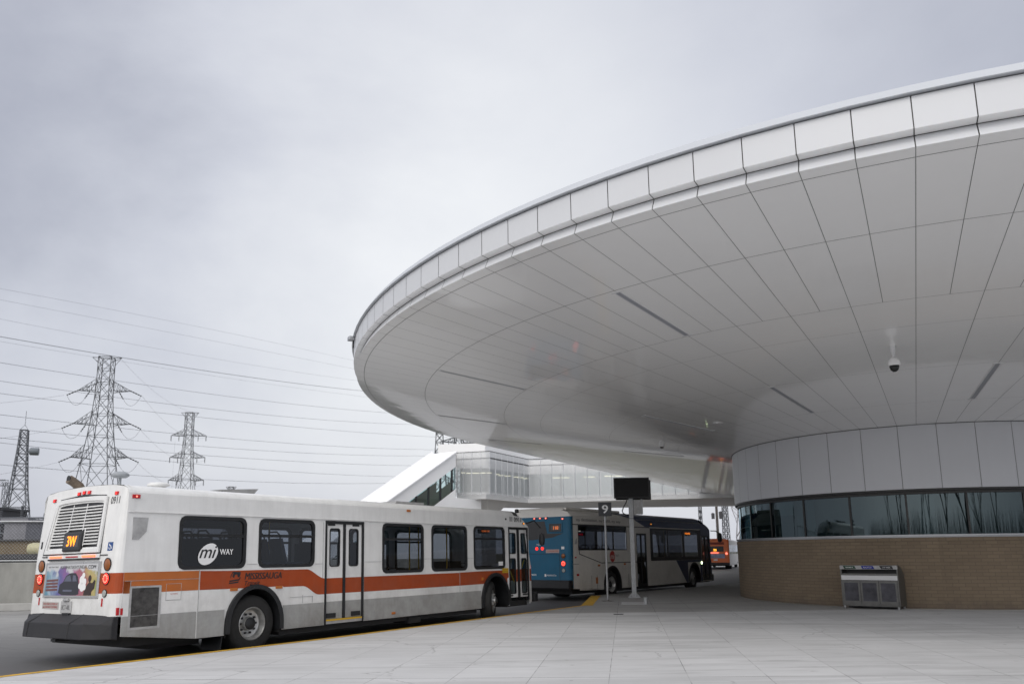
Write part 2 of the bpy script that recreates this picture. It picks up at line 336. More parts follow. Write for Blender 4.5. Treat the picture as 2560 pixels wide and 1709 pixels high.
    mk=N('ShaderNodeMapRange'); mk.inputs['From Min'].default_value=.50; mk.inputs['From Max'].default_value=.56; mk.inputs['To Max'].default_value=.55; K(n1.outputs['Fac'],mk.inputs[0])
    c8=N('ShaderNodeMath'); c8.operation='MULTIPLY'; K(cr.outputs[0],c8.inputs[0]); K(mk.outputs[0],c8.inputs[1])
    x8=N('ShaderNodeMixRGB'); x8.inputs[2].default_value=(*tuple(x*.35 for x in c2),1); K(last.outputs[0],x8.inputs[1]); K(c8.outputs[0],x8.inputs[0]); last=x8
    vg=N('ShaderNodeTexVoronoi'); vg.inputs['Scale'].default_value=1.1; K(tc.outputs['Object'],vg.inputs['Vector'])
    gs=N('ShaderNodeMath'); gs.operation='LESS_THAN'; gs.inputs[1].default_value=.028; K(vg.outputs['Distance'],gs.inputs[0])
    g8=N('ShaderNodeMath'); g8.operation='MULTIPLY'; g8.inputs[1].default_value=.6; K(gs.outputs[0],g8.inputs[0])
    x9=N('ShaderNodeMixRGB'); x9.inputs[2].default_value=(*tuple(x*.4 for x in c2),1); K(last.outputs[0],x9.inputs[1]); K(g8.outputs[0],x9.inputs[0]); last=x9
    n9=N('ShaderNodeTexNoise'); n9.inputs['Scale'].default_value=.55; n9.inputs['Detail'].default_value=5; n9.inputs['Distortion'].default_value=1.2; K(mp5.outputs[0],n9.inputs[0])
    r9=N('ShaderNodeMapRange'); r9.inputs['From Min'].default_value=.52; r9.inputs['From Max'].default_value=.60; r9.inputs['To Max'].default_value=.30; K(n9.outputs['Fac'],r9.inputs[0])
    x10=N('ShaderNodeMixRGB'); x10.inputs[2].default_value=(*tuple(x*.7 for x in c2),1); K(last.outputs[0],x10.inputs[1]); K(r9.outputs[0],x10.inputs[0]); last=x10
    if lane:
        v0,v1,u0,u1,colr,amt=lane
        a=N('ShaderNodeMath'); a.operation='MULTIPLY'; a.inputs[1].default_value=-.822; K(sx.outputs[0],a.inputs[0])
        c=N('ShaderNodeMath'); c.operation='MULTIPLY_ADD'; c.inputs[1].default_value=.569; K(sx.outputs[1],c.inputs[0]); K(a.outputs[0],c.inputs[2])
        c2_=N('ShaderNodeMath'); c2_.operation='MULTIPLY_ADD'; c2_.inputs[1].default_value=2.2; K(n1.outputs['Fac'],c2_.inputs[0]); K(c.outputs[0],c2_.inputs[2])
        r=N('ShaderNodeMapRange'); r.inputs['From Min'].default_value=v1; r.inputs['From Max'].default_value=v0; r.inputs['To Max'].default_value=amt; K(c2_.outputs[0],r.inputs[0])
        m6=N('ShaderNodeMixRGB'); m6.inputs[2].default_value=(*colr,1); K(last.outputs[0],m6.inputs[1]); K(r.outputs[0],m6.inputs[0]); last=m6
    if acc is not None:
        m2=N('ShaderNodeMixRGB'); m2.inputs[2].default_value=(*tuple(x*.38 for x in c2),1); K(last.outputs[0],m2.inputs[1])
        f=N('ShaderNodeMath'); f.operation='MULTIPLY'; K(acc.outputs[0],f.inputs[0]); jr=N('ShaderNodeMapRange'); jr.inputs['From Min'].default_value=.40; jr.inputs['From Max'].default_value=.58; jr.inputs['To Min'].default_value=.12; jr.inputs['To Max'].default_value=.85; K(n2.outputs['Fac'],jr.inputs[0]); K(jr.outputs[0],f.inputs[1]); K(f.outputs[0],m2.inputs[0]); last=m2
    K(last.outputs[0],b.inputs['Base Color']); b.inputs['Roughness'].default_value=rough; b.inputs['Specular IOR Level'].default_value=.35
    n4=N('ShaderNodeTexNoise'); n4.inputs['Scale'].default_value=70; n4.inputs['Detail'].default_value=4; K(tc.outputs['Object'],n4.inputs[0])
    bp=N('ShaderNodeBump'); bp.inputs['Strength'].default_value=.18; bp.inputs['Distance'].default_value=.01; K(n4.outputs['Fac'],bp.inputs['Height']); K(bp.outputs[0],b.inputs['Normal'])
    return m
KD=Vector((.569,.822,0))  # kerb direction
road_m=concrete('road_concrete',(.33,.325,.315),(.24,.237,.232),(.08,.08,.08),[(-.822,.569,.0,4.2,.022),(.569,.822,2.4,5.0,.02)],.72,stain=1.1,lane=(15.5,24,0,0,(.075,.074,.076),.88))
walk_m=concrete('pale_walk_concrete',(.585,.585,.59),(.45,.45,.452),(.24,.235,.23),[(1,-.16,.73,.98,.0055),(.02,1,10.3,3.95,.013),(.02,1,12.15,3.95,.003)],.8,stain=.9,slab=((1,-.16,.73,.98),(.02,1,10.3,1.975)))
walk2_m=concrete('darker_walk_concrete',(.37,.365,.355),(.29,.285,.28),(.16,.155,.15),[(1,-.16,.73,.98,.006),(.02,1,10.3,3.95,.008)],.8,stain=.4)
kerb_m=mat('kerb_concrete',(.33,.33,.325),.8,noise=.25,nscale=4)
yel_m=mat('yellow_kerb_paint',(.60,.35,.025),.6,noise=.3,nscale=9)
far_m=mat('far_ground_grass',(.12,.115,.075),.95,noise=.35,nscale=.05)
g=MB(); S=1600
g.quad((-S,-S,-.06),(S,-S,-.06),(S,S,-.06),(-S,S,-.06)); tag(g.build('ground',far_m),kind='structure')
g=MB(); g.quad((-60,-30,0),(90,-30,0),(90,130,0),(-60,130,0)); tag(g.build('road',road_m),kind='structure')
kerb=[(-18.2,-6.1),(-6.45,10.85),(-3.24,15.1),(-.23,19.63),(2.46,23.70),(3.39,29.0),(8.94,35.67),(11.59,39.07),(14.5,42.7),(15.2,49.5)]
poly=kerb+[(34,62),(60,50),(60,-6.1)]
def slab(name,poly,z,m,th=.149):
    b=MB(); b.prism(poly,z-th,z); return tag(b.build(name,m),kind='structure')
# platform with two tones: near pale slabs, darker pour under the roof
def clip(poly,f):
    outp=[]
    for i,a in enumerate(poly):
        b=poly[(i+1)%len(poly)]; fa,fb=f(a),f(b)
        if fa>=0: outp.append(a)
        if fa*fb<0:
            t=fa/(fa-fb); outp.append((a[0]+(b[0]-a[0])*t,a[1]+(b[1]-a[1])*t))
    return outp
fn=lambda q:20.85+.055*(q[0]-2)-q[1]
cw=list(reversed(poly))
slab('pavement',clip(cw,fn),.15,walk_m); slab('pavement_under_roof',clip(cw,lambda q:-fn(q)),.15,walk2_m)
# yellow painted kerb edge (4 mm sheet that turns down the kerb face)
def strip(name,pts,w,m,z=.154,face=True):
    b=MB(); 
    for i in range(len(pts)-1):
        a=Vector((*pts[i],0)); c=Vector((*pts[i+1],0)); d=(c-a).normalized(); n=Vector((d.y,-d.x,0))
        ww=w[i] if isinstance(w,list) else w
        p=[a-n*.004,c-n*.004,c+n*ww,a+n*ww]
        b.quad(*[(q.x,q.y,z) for q in p])
        if face: b.quad((p[0].x,p[0].y,z),(p[1].x,p[1].y,z),(p[1].x,p[1].y,.03),(p[0].x,p[0].y,.03))
    return tag(b.build(name,m),kind='structure')
strip('kerb_line',kerb[:6],[.13,.13,.13,.13,.33],yel_m)
strip('kerb_line',kerb[5:8],.06,kerb_m)
# ================================================================ STATION BUILDING (oval drum and roof)
CX,CY=14.902,28.032; E1,E2=-.05305,.11319; A0=-2.01237; NS=206; DA=-2*PI/NS
SLOPE=(6.41428-5.00113)/(19.2672-6.83443)
def oval(i,R):
    a=A0+i*DA; r=R*(1+E1*math.cos(2*a)+E2*math.sin(2*a)); return CX+r*math.cos(a),CY+r*math.sin(a)
# the roof is a long oval: a rounded head, straight flanks running away along TD, a rounded far end
TD=(.497,.868); NTAIL=54; STEP=.585
def _tan(i):
    a,b=oval(i-.5,19.27),oval(i+.5,19.27); dx,dy=b[0]-a[0],b[1]-a[1]; return (dx*TD[1]-dy*TD[0])/math.hypot(dx,dy)
I0=min(range(20,60),key=lambda i:abs(_tan(i)) if (oval(i+1,19)[1]>oval(i,19)[1]) else 9)
HALF=NS//2; NT=NS+2*NTAIL
def ring(i,R,z):
    lo=I0-HALF; j=(i-lo)%NT
    if j<=HALF: x,y=oval(lo+j,R); t=0
    elif j<=HALF+NTAIL: x,y=oval(I0,R); t=(j-HALF)*STEP
    elif j<=NS+NTAIL: x,y=oval(lo+j-NTAIL,R); t=NTAIL*STEP
    else: x,y=oval(lo+NS,R); t=(NT-j)*STEP
    return (x+TD[0]*t,y+TD[1]*t,z)
def sz(R): return 5.00113+(R-6.83443)*SLOPE
def panelring(mb,i0,i1,prof,mi=0,sub=1):
    """a strip of surface between seam i0 and i1 following profile [(R,z)...]"""
    n=max(1,int(sub))
    for k in range(n):
        a=i0+(i1-i0)*k/n; b=i0+(i1-i0)*(k+1)/n
        for (R,z),(R2,z2) in zip(prof[:-1],prof[1:]):
            mb.quad(ring(a,R,z),ring(b,R,z),ring(b,R2,z2),ring(a,R2,z2),mi)
bld=empty('station_building','round white panelled station building with a huge flying oval roof over a brick drum','building',(CX,CY,.15))
def bpart(mb,name,m,**k):
    o=mb.build(name,m,None,**k); o.parent=bld; o.matrix_parent_inverse=Matrix.Translation((-CX,-CY,-.15)); return o
M['panel']=mat('white_soffit_panel',(.92,.915,.905),.36,spec=.8,coat=.8)
M['panel'].node_tree.nodes['Principled BSDF'].inputs['IOR'].default_value=1.6
M['panel'].node_tree.nodes['Principled BSDF'].inputs['Coat IOR'].default_value=1.75
M['panel'].node_tree.nodes['Principled BSDF'].inputs['Coat Roughness'].default_value=.06
streaky_=1
# slight streaky gloss variation on the far soffit
def streaky(m,sx=.15,st=.035):
    nt=m.node_tree; b=nt.nodes['Principled BSDF']; tc=nt.nodes.new('ShaderNodeTexCoord'); n=nt.nodes.new('ShaderNodeTexNoise'); n.inputs['Scale'].default_value=1.2; n.inputs['Detail'].default_value=3
    nt.links.new(tc.outputs['Object'],n.inputs[0]); bp=nt.nodes.new('ShaderNodeBump'); bp.inputs['Strength'].default_value=st; bp.inputs['Distance'].default_value=.1
    nt.links.new(n.outputs['Fac'],bp.inputs['Height']); nt.links.new(bp.outputs[0],b.inputs['Coat Normal'])
streaky(M['panel'],st=.09)
M['fascia']=mat('white_fascia_panel',(.60,.61,.63),.35,noise=.02,nscale=.3)
M['cap']=mat('white_roof_coping',(.50,.52,.55),.3,noise=.03,nscale=.3)
M['drumpanel']=mat('grey_white_drum_panel',(.58,.59,.62),.4,noise=.03,nscale=.3)
M['gap']=mat('dark_joint',(.22,.22,.215),.8)
GW=.0065/ .58  # half joint width in seam units at the rim (rim pitch about .58 m)
RINGS=[19.2672,19.06,17.39,14.97,13.77,11.37,8.86,6.86]
sof=MB()
GR=.0052
for i in range(NT):
    for k in range(len(RINGS)-1):
        Ro,Ri=RINGS[k],RINGS[k+1]
        if k>=3:
            if i%2==0: continue
            i0,i1=i,i+2
        else: i0,i1=i,i+1
        g0=GR*.75/(Ro*abs(DA)); g1=GR*.75/(Ri*abs(DA))
        og=.0055 if k<3 else .0028; ro=Ro-(0 if k==0 else og); ri=Ri+og
        sub=2 if k>=3 else 1
        for s_ in range(sub):
            fa=lambda R,g,q:(i0+g)+(i1-i0-2*g)*q
            q0,q1=s_/sub,(s_+1)/sub
            sof.quad(ring(fa(Ro,g0,q0),ro,sz(ro)),ring(fa(Ro,g0,q1),ro,sz(ro)),ring(fa(Ri,g1,q1),ri,sz(ri)),ring(fa(Ri,g1,q0),ri,sz(ri)))
so_=bpart(sof,'soffit',M['panel'])
bk=MB()
for i in range(NT): panelring(bk,i,i+1,[(19.25,sz(19.25)+.02),(13,sz(13)+.02),(6.75,sz(6.75)+.02)])
bpart(bk,'joint_backing',M['gap'])
lf=MB(); uf=MB(); un=MB(); cp=MB(); fb=MB(); rf=MB()
for i in range(NT):
    g=.006/.58
    panelring(lf,i+g,i+1-g,[(19.2672,6.4143),(19.193,6.594)])
    panelring(un,i+g,i+1-g,[(19.20,6.60),(19.333,6.6151)])
    panelring(uf,i+g,i+1-g,[(19.333,6.6151),(19.333,7.035)])
    panelring(fb,i,i+1,[(19.235,6.42),(19.15,6.60),(19.15,6.63),(19.30,6.64),(19.30,7.04),(19.2,7.05)])
    panelring(cp,i,i+1,[(19.30,7.052),(19.385,7.052),(19.39,7.06),(19.31,7.195),(19.2,7.2)])
    panelring(rf,i,i+1,[(19.2,7.195),(12,7.22),(.5,7.25)])
bpart(lf,'lower_fascia',M['fascia']); bpart(un,'fascia_underside',M['panel']); bpart(uf,'upper_fascia',M['fascia']); bpart(fb,'fascia_backing',M['gap'])
bpart(cp,'roof_coping',M['cap'],smooth=True); bpart(rf,'roof',M['cap'],smooth=True)
# drum: metal band, header, glazing, brick
db=MB(); dg=MB()
i=-41
while i<NT-42:
    g=.006/.2
    panelring(db,i+g,min(i+4,NT-41)-g,[(6.834,4.99),(6.834,3.275)],sub=4); i+=4
for i in range(NT): panelring(dg,i,i+1,[(6.815,5.0),(6.815,3.28)])
bpart(db,'metal_band',M['drumpanel']); bpart(dg,'band_backing',M['gap'])
hd=MB()
M['frame']=mat('bronze_window_frame',(.03,.03,.03),.45,metal=.2)
M['sill']=mat('aluminium_sill',(.42,.43,.45),.35,metal=.5)
for i in range(NT): panelring(hd,i,i+1,[(6.834,3.27),(6.834,3.22),(6.75,3.215),(6.75,3.14),(6.6,3.14)])
bpart(hd,'window_header',M['frame'])
sl_=MB()
for i in range(NT): panelring(sl_,i,i+1,[(6.6,2.075),(6.84,2.065),(6.84,2.02),(6.80,2.015),(6.80,1.99)])
bpart(sl_,'window_sill',M['sill'])
M['stglass']=glass('station_glass',(.15,.22,.235),.07,.01)
for _n in M['stglass'].node_tree.nodes:
    if _n.type=='BSDF_GLOSSY': _n.inputs[0].default_value=(.74,.93,1,1)
MUL=[2.87+6.27*k for k in range(-4,9)]
for k in range(len(MUL)-1):
    w=MB(); a,b=MUL[k]+.10,MUL[k+1]-.10
    panelring(w,a,b,[(6.70,2.07),(6.70,3.15)],sub=6)
    bpart(w,'window',M['stglass'],smooth=True)
    mm=MB(); a=MUL[k]
    for s0,s1,R0,R1 in [(-.11,.11,6.72,6.60)]:
        mm.prism([ring(a+s0,R0,0)[:2],ring(a+s1,R0,0)[:2],ring(a+s1,R1,0)[:2],ring(a+s0,R1,0)[:2]],2.07,3.15)
    bpart(mm,'mullion',M['frame'])
rw=MB()
for i in range(54,NT-21): panelring(rw,i,i+1,[(6.72,2.07),(6.72,3.15)])
bpart(rw,'rear_wall',M['drumpanel'])
# brick drum
def brick(name):
    m=bpy.data.materials.new(name); m.use_nodes=True; nt=m.node_tree; b=nt.nodes['Principled BSDF']; N=nt.nodes.new; K=nt.links.new
    uv=N('ShaderNodeUVMap'); uv.uv_map='UVMap'
    br=N('ShaderNodeTexBrick'); br.inputs['Color1'].default_value=(.24,.185,.125,1); br.inputs['Color2'].default_value=(.21,.158,.108,1); br.inputs['Mortar'].default_value=(.145,.118,.09,1)
    br.inputs['Scale'].default_value=1; br.inputs['Mortar Size'].default_value=.006; br.inputs['Brick Width'].default_value=.29; br.inputs['Row Height'].default_value=.09; K(uv.outputs[0],br.inputs[0])
    n=N('ShaderNodeTexNoise'); n.inputs['Scale'].default_value=.8; n.inputs['Detail'].default_value=6; K(uv.outputs[0],n.inputs[0])
    mx=N('ShaderNodeMixRGB'); mx.blend_type='MULTIPLY'; mx.inputs[0].default_value=.5; K(br.outputs[0],mx.inputs[1]); K(n.outputs['Color'],mx.inputs[2]) 
    hs=N('ShaderNodeMixRGB'); hs.blend_type='MULTIPLY'; hs.inputs[0].default_value=.35
    r=N('ShaderNodeValToRGB'); r.color_ramp.elements[0].position=.35; r.color_ramp.elements[0].color=(.7,.7,.7,1); r.color_ramp.elements[1].position=.65; r.color_ramp.elements[1].color=(1,1,1,1); K(n.outputs['Fac'],r.inputs[0])
    K(br.outputs[0],hs.inputs[1]); K(r.outputs[0],hs.inputs[2]); 
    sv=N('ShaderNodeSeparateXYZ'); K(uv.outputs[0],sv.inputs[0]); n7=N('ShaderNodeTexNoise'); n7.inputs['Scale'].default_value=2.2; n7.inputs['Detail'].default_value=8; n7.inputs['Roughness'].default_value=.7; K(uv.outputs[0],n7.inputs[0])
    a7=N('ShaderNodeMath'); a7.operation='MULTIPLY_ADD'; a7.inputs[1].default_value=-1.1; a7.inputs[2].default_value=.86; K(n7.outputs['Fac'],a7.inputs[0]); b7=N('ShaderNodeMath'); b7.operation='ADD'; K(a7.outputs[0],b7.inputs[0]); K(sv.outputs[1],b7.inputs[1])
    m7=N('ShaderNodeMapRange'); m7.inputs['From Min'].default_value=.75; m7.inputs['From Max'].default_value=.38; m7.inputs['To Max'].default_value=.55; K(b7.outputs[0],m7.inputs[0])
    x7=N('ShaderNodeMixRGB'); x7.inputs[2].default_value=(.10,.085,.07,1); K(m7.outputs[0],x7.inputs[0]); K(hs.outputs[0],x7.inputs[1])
    K(x7.outputs[0],b.inputs['Base Color']); b.inputs['Roughness'].default_value=.85
    bp=N('ShaderNodeBump'); bp.inputs['Strength'].default_value=.4; bp.inputs['Distance'].default_value=.006; bp.invert=True; K(br.outputs['Fac'],bp.inputs['Height']); K(bp.outputs[0],b.inputs['Normal'])
    return m
def brickring(name,R,z0,z1,m):
    me=bpy.data.meshes.new(name); vs=[];fs=[]; L=[0]
    n=NT
    pts=[ring(i,R,0) for i in range(n+1)]
    for i in range(n): L.append(L[-1]+(Vector(pts[i+1])-Vector(pts[i])).length)
    for p in pts: vs+= [(p[0],p[1],z0),(p[0],p[1],z1)]
    fs=[(2*i,2*i+1,2*i+3,2*i+2) for i in range(n)]
    me.from_pydata(vs,[],fs); uv=me.uv_layers.new(name='UVMap')
    for f in me.polygons:
        i=f.index
        for li in f.loop_indices:
            v=me.loops[li].vertex_index; k=v//2
            uv.data[li].uv=(L[k],me.vertices[v].co.z)
        f.use_smooth=True
    me.materials.append(m); o=bpy.data.objects.new(name,me); COL.objects.link(o)
    o.parent=bld; o.matrix_parent_inverse=Matrix.Translation((-CX,-CY,-.15)); return o
bm_=brick('tan_brick')
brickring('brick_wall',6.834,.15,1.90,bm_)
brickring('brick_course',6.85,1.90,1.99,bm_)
cap=MB()
for i in range(NT): panelring(cap,i,i+1,[(6.85,1.99),(6.7,1.992)]); panelring(cap,i,i+1,[(6.85,1.90),(6.83,1.90)])
bpart(cap,'brick_ledge',M['gap'])
# inside of the building; ring drawn shallow and partitions added to block bright sky
M['inwall']=mat('room_wall',(.34,.36,.34),.8); M['inwhite']=mat('pale_room_wall',(.5,.52,.5),.8)
ins=MB()
for i in range(0,NT): panelring(ins,i,i+1,[(6.6,1.2),(5.95,1.2),(5.95,3.3),(6.6,3.3)])
bpart(ins,'room',M['inwall'])
for ii in (26.5,-15):
    b=MB(); p,q=ring(ii,6.62,0),ring(ii,5.95,0); b.quad((p[0],p[1],1.2),(q[0],q[1],1.2),(q[0],q[1],3.3),(p[0],p[1],3.3)); bpart(b,'blocking_partition',M['inwall'])
pil=MB(); x,y,_=ring(1.2,6.3,0); pil.box(x-.22,x+.22,y-.22,y+.22,1.2,3.29); bpart(pil,'room_column',M['inwhite']); pil=MB(); x,y,_=ring(16.6,6.3,0); pil.box(x-.2,x+.2,y-.2,y+.2,1.2,3.29)
bpart(pil,'room_column',M['inwhite'])
shn=MB(); shn.fn=None
panelring(shn,17.3,20.6,[(6.62,2.72),(6.62,3.12)],sub=3); bpart(shn,'paper_notice',mat('paper',(.6,.62,.6),.7))
# recessed linear lights in the soffit
M['lin']=mat('light_diffuser_off',(.32,.33,.36),.35); M['trim']=mat('light_trim',(.66,.66,.67),.4)
for idx in (9,21,33,-3,45):
    for Ra,Rb in ((17.30,15.03),(11.30,8.90)):
        if idx==33 and Ra<12: continue
        b=MB(); hw=.042
        def at(R,o,dz): 
            gg=o/(R*abs(DA)); return ring(idx+gg,R,sz(R)+dz)
        # trim frame
        for o0,o1 in ((-hw-.02,-hw),(hw,hw+.02)):
            b.add([at(Ra,o0,-.008),at(Ra,o1,-.008),at(Rb,o1,-.008),at(Rb,o0,-.008),at(Ra,o0,.05),at(Ra,o1,.05),at(Rb,o1,.05),at(Rb,o0,.05)],[(0,1,2,3),(4,7,6,5),(0,4,5,1),(1,5,6,2),(2,6,7,3),(3,7,4,0)])
        for R0_,R1_ in ((Ra+.03,Ra),(Rb,Rb-.03)):
            w=hw+.06
            b.add([at(R0_,-w,-.009),at(R0_,w,-.009),at(R1_,w,-.009),at(R1_,-w,-.009),at(R0_,-w,.03),at(R0_,w,.03),at(R1_,w,.03),at(R1_,-w,.03)],[(0,1,2,3),(4,7,6,5),(0,4,5,1),(1,5,6,2),(2,6,7,3),(3,7,4,0)])
        fr=bpart(b,'linear_light',M['trim'])
        d=MB(); d.quad(at(Ra,-hw,-.004),at(Ra,hw,-.004),at(Rb,hw,-.004),at(Rb,-hw,-.004)); dd=d.build('diffuser',M['lin'],fr)
# speaker disc
b=MB(); q=ring(18.0,9.38,sz(9.38)); b.lathe([(.0,-.02),(.13,-.02),(.15,.0),(.15,.05)],q,'z'); bpart(b,'ceiling_speaker',M['trim'])
# small floodlight on the rim at the left tip
def rim_lamp(i):
    p=Vector(ring(i,19.40,7.0)); o=empty('rim_floodlight','small pale box floodlight bracketed on the left tip of the roof rim','floodlight',tuple(p))
    a=A0+i*DA; n=Vector((math.cos(a),math.sin(a),0)); o.rotation_euler=(0,0,a)
    b=MB(); b.box(-.04,.10,-.10,.10,-.03,.07); b.build('lamp_housing',M['sill'],o,bevel=.01)
    b=MB(); b.box(-.045,-.02,-.015,.015,-.22,.0); b.build('bracket',M['frame'],o)
rim_lamp(22.6)
# dome cameras hanging from the soffit
def dome(px,label):
    x,y,z=px; o=empty('security_camera',label,'camera',(x,y,z),group='dome cameras under the roof')
    b=MB(); b.lathe([(.055,.06),(.055,-.0),(.045,-.08),(.03,-.14),(.022,-.17),(.022,-.24)],(0,0,0)); b.build('mount',M['trim'],o,smooth=True)
    b=MB(); b.lathe([(.022,-.22),(.06,-.235),(.10,-.27),(.115,-.32),(.115,-.36),(.10,-.385)],(0,0,0)); b.build('housing',M['inkw'],o,smooth=True)
    b=MB(); b.lathe([(.092,-.38),(.09,-.42),(.07,-.475),(.035,-.505),(0.0,-.51)],(0,0,0)); b.build('dome',mat('smoked_dome',(.008,.01,.01),.08),o,smooth=True)
dome((7.98,15.4,5.67),'white dome security camera with black bubble hanging in the near soffit at right')
def bulletcam(x,y,z):
    o=empty('security_camera','small white dome camera on the far soffit above the blue bus','camera',(x,y,z),group='dome cameras under the roof')
    b=MB(); b.lathe([(.05,.05),(.07,-.02),(.085,-.08),(.085,-.17),(.07,-.19)],(0,0,0)); b.build('housing',M['inkw'],o,smooth=True)
    b=MB(); b.lathe([(.065,-.185),(.05,-.23),(0,-.245)],(0,0,0)); b.build('dome',M['ink'],o,smooth=True)
bulletcam(5.57,26.3,5.31)
# ================================================================ BUSES
def interp(tab,z):
    for (a,b),(c,d) in zip(tab[:-1],tab[1:]):
        if z<=c: return b+(d-b)*max(0,(z-a))/(c-a) if c>a else b
    return tab[-1][1]
class Shell:
    """bus body: local x forward from rear axle, y to the left (0..W), z up"""
    def __init__(s,W,xr,xf,rprof,x0,x1,zb,drip,cr=.13,fr=.3):
        s.W=W; s.xr=xr; s.xf=xf; s.x0=x0; s.x1=x1; s.zb=zb; s.drip=drip; s.rprof=rprof; s.cr=cr; s.fr=fr
    def roofz(s,y):
        y=min(y,s.W-y); return interp(s.rprof,y)
    def side(s,mb,y,xs,zs,holes,lo,mi=0,cut=None):
        xs=sorted(set(xs)); zs=sorted(set(zs))
        for a,b in zip(xs[:-1],xs[1:]):
            for c,d in zip(zs[:-1],zs[1:]):
                cx,cz=(a+b)/2,(c+d)/2
                if any(h[0]<cx<h[1] and h[2]<cz<h[3] for h in holes): continue
                la,lb=lo(a),lo(b)
                if d<=min(la,lb)+1e-6: continue
                mb.quad((a,y,max(c,la)),(b,y,max(c,lb)),(b,y,d),(a,y,d),mi(cx,cz) if callable(mi) else mi)
    def arch(s,mb,y,cx,r,zb,zt,mi=0,n=14,cz=.49,depth=.6):
        """fills the hole [cx-r,cx+r]x[zb,zt] round a wheel arch and adds its inner liner"""
        pts=[(cx+r*math.cos(PI-PI*k/n),cz+max(0,(zt-.03-cz))*math.sin(PI*k/n)) for k in range(n+1)]
        for (a,za),(b,zb_) in zip(pts[:-1],pts[1:]): mb.quad((a,y,za),(b,y,zb_),(b,y,zt),(a,y,zt),mi)
        return pts
    def cap(s,mb,front,zs,mi,zb=None):
        W=s.W; r=s.fr if front else s.cr
        ys=[0]+[r*(1-math.cos(PI/2*k/5)) for k in range(1,6)]; 
        dx=[r*(1-math.sin(PI/2*k/5)) for k in range(0,6)]
        mid=[r+(W-2*r)*k/8 for k in range(1,8)]
        Y=ys+mid+[W-y for y in reversed(ys)]; D=dx+[0]*7+list(reversed(dx))
        tab=s.xf if front else s.xr; sg=-1 if front else 1
        zs=sorted(set(zs)); zb=s.zb if zb is None else zb
        def P(j,z,top):
            y=Y[j]; zz=z
            if top: zz=s.roofz(y)-.004
            zz=min(zz,s.roofz(y)-.004)
            return (interp(tab,zz)+sg*D[j],y,zz)
        L=[z for z in zs]+[99]
        for j in range(len(Y)-1):
            for a,b in zip(L[:-1],L[1:]):
                p=[P(j,a,False),P(j+1,a,False),P(j+1,b,b==99),P(j,b,b==99)]
                mb.quad(*p,mi((Y[j]+Y[j+1])/2,(a+min(b,a+.2))/2))
    def roof(s,mb,x0,x1,mi=0,step=3):
        pr=[(y,z) for y,z in s.rprof if y<=s.W/2]
        pts=[(0,s.drip)]+pr+[(s.W-y,z) for y,z in reversed(pr) if y<s.W/2-1e-6]+[(s.W,s.drip)]
        n=max(1,int((x1-x0)/step))
        for k in range(n):
            a=x0+(x1-x0)*k/n; b=x0+(x1-x0)*(k+1)/n
            for (y0,z0),(y1,z1) in zip(pts[:-1],pts[1:]): mb.quad((a,y0,z0),(b,y0,z0),(b,y1,z1),(a,y1,z1),mi)
def window(par,x0,x1,z0,z1,y,out,gl,r=.11,fr=.07,sash=None,name='window',split=None,proud=.012):
    """black rubber framed side window; out=-1 near side, +1 far side"""
    f=MB(); O=rrect(x0,x1,z0,z1,r); I=rrect(x0+fr,x1-fr,z0+fr,z1-fr,max(.02,r-fr*.5))
    ringplate(f,O,I,y+out*proud,y-out*.03)
    if sash: f.box(x0+fr-.01,x1-fr+.01,min(y+out*.008,y-out*.03),max(y+out*.008,y-out*.03),sash-.025,sash+.025)
    for sx in (split or []): f.box(sx-.03,sx+.03,min(y+out*.008,y-out*.03),max(y+out*.008,y-out*.03),z0+fr,z1-fr)
    fo=f.build(name,M['black'],par)
    g=MB(); yy=y-out*.012; g.quad((x0+fr-.02,yy,z0+fr-.02),(x1-fr+.02,yy,z0+fr-.02),(x1-fr+.02,yy,z1-fr+.02),(x0+fr-.02,yy,z1-fr+.02)); g.build('pane',gl,fo)
    return fo
def wheel(par,x,y,out,steer=0,dual=False,name='wheel'):
    o=bpy.data.objects.new(name,None); COL.objects.link(o); o.parent=par; o.location=(x,y,.49); o.rotation_euler=(0,0,steer); o.empty_display_size=.2
    s=out
    b=MB(); w=.29 if not dual else .58
    prof=[(.29,0),(.42,-.008),(.465,.012),(.488,.045),(.49,.07),(.49,w-.07),(.475,w-.02),(.42,w),(.29,w)]
    b.lathe([(r,-s*h) for r,h in prof],(0,0,0),'y',40,caps=False)
    for k in range(4):
        yy=-s*(.07+.05*k+.02); b.lathe([(.489,yy-.004),(.494,yy),(.489,yy+.004)],(0,0,0),'y',40,caps=False)
    b.build('tyre',M['tyre'],o,smooth=True)
    b=MB()
    if dual: pr=[(.292,.012),(.275,.004),(.262,.03),(.25,.09),(.235,.125),(.20,.14),(.12,.145),(.12,.10),(.105,.075),(.06,.06),(.0,.055)]
    else: pr=[(.292,.012),(.275,.004),(.262,.03),(.245,.05),(.22,.045),(.19,.015),(.14,-.02),(.12,-.02),(.115,-.055),(.07,-.075),(0,-.08)]
    b.lathe([(r,-s*h) for r,h in pr],(0,0,0),'y',32,caps=False); b.build('rim',M['rim'],o,smooth=True)
    b=MB()
    if dual: b.lathe([(.105,-s*.11),(.105,-s*.05),(.085,-s*.035),(0,-s*.03)],(0,0,0),'y',20)
    else: b.lathe([(.08,s*.04),(.075,s*.09),(.05,s*.105),(0,s*.108)],(0,0,0),'y',20)
    b.build('hub',M['black'],o,smooth=True)
    b=MB()
    for k in range(10):
        a=2*PI*k/10; 
        if dual: b.lathe([(.022,-s*.137),(.022,-s*.11),(0,-s*.105)],(.165*math.cos(a),0,.165*math.sin(a)),'y',6)
        else: b.lathe([(.016,-s*.0),(.016,s*.035),(0,s*.04)],(.165*math.cos(a),0,.165*math.sin(a)),'y',6)
    b.build('wheel_nuts',M['black'] if dual else M['rim'],o)
    return o
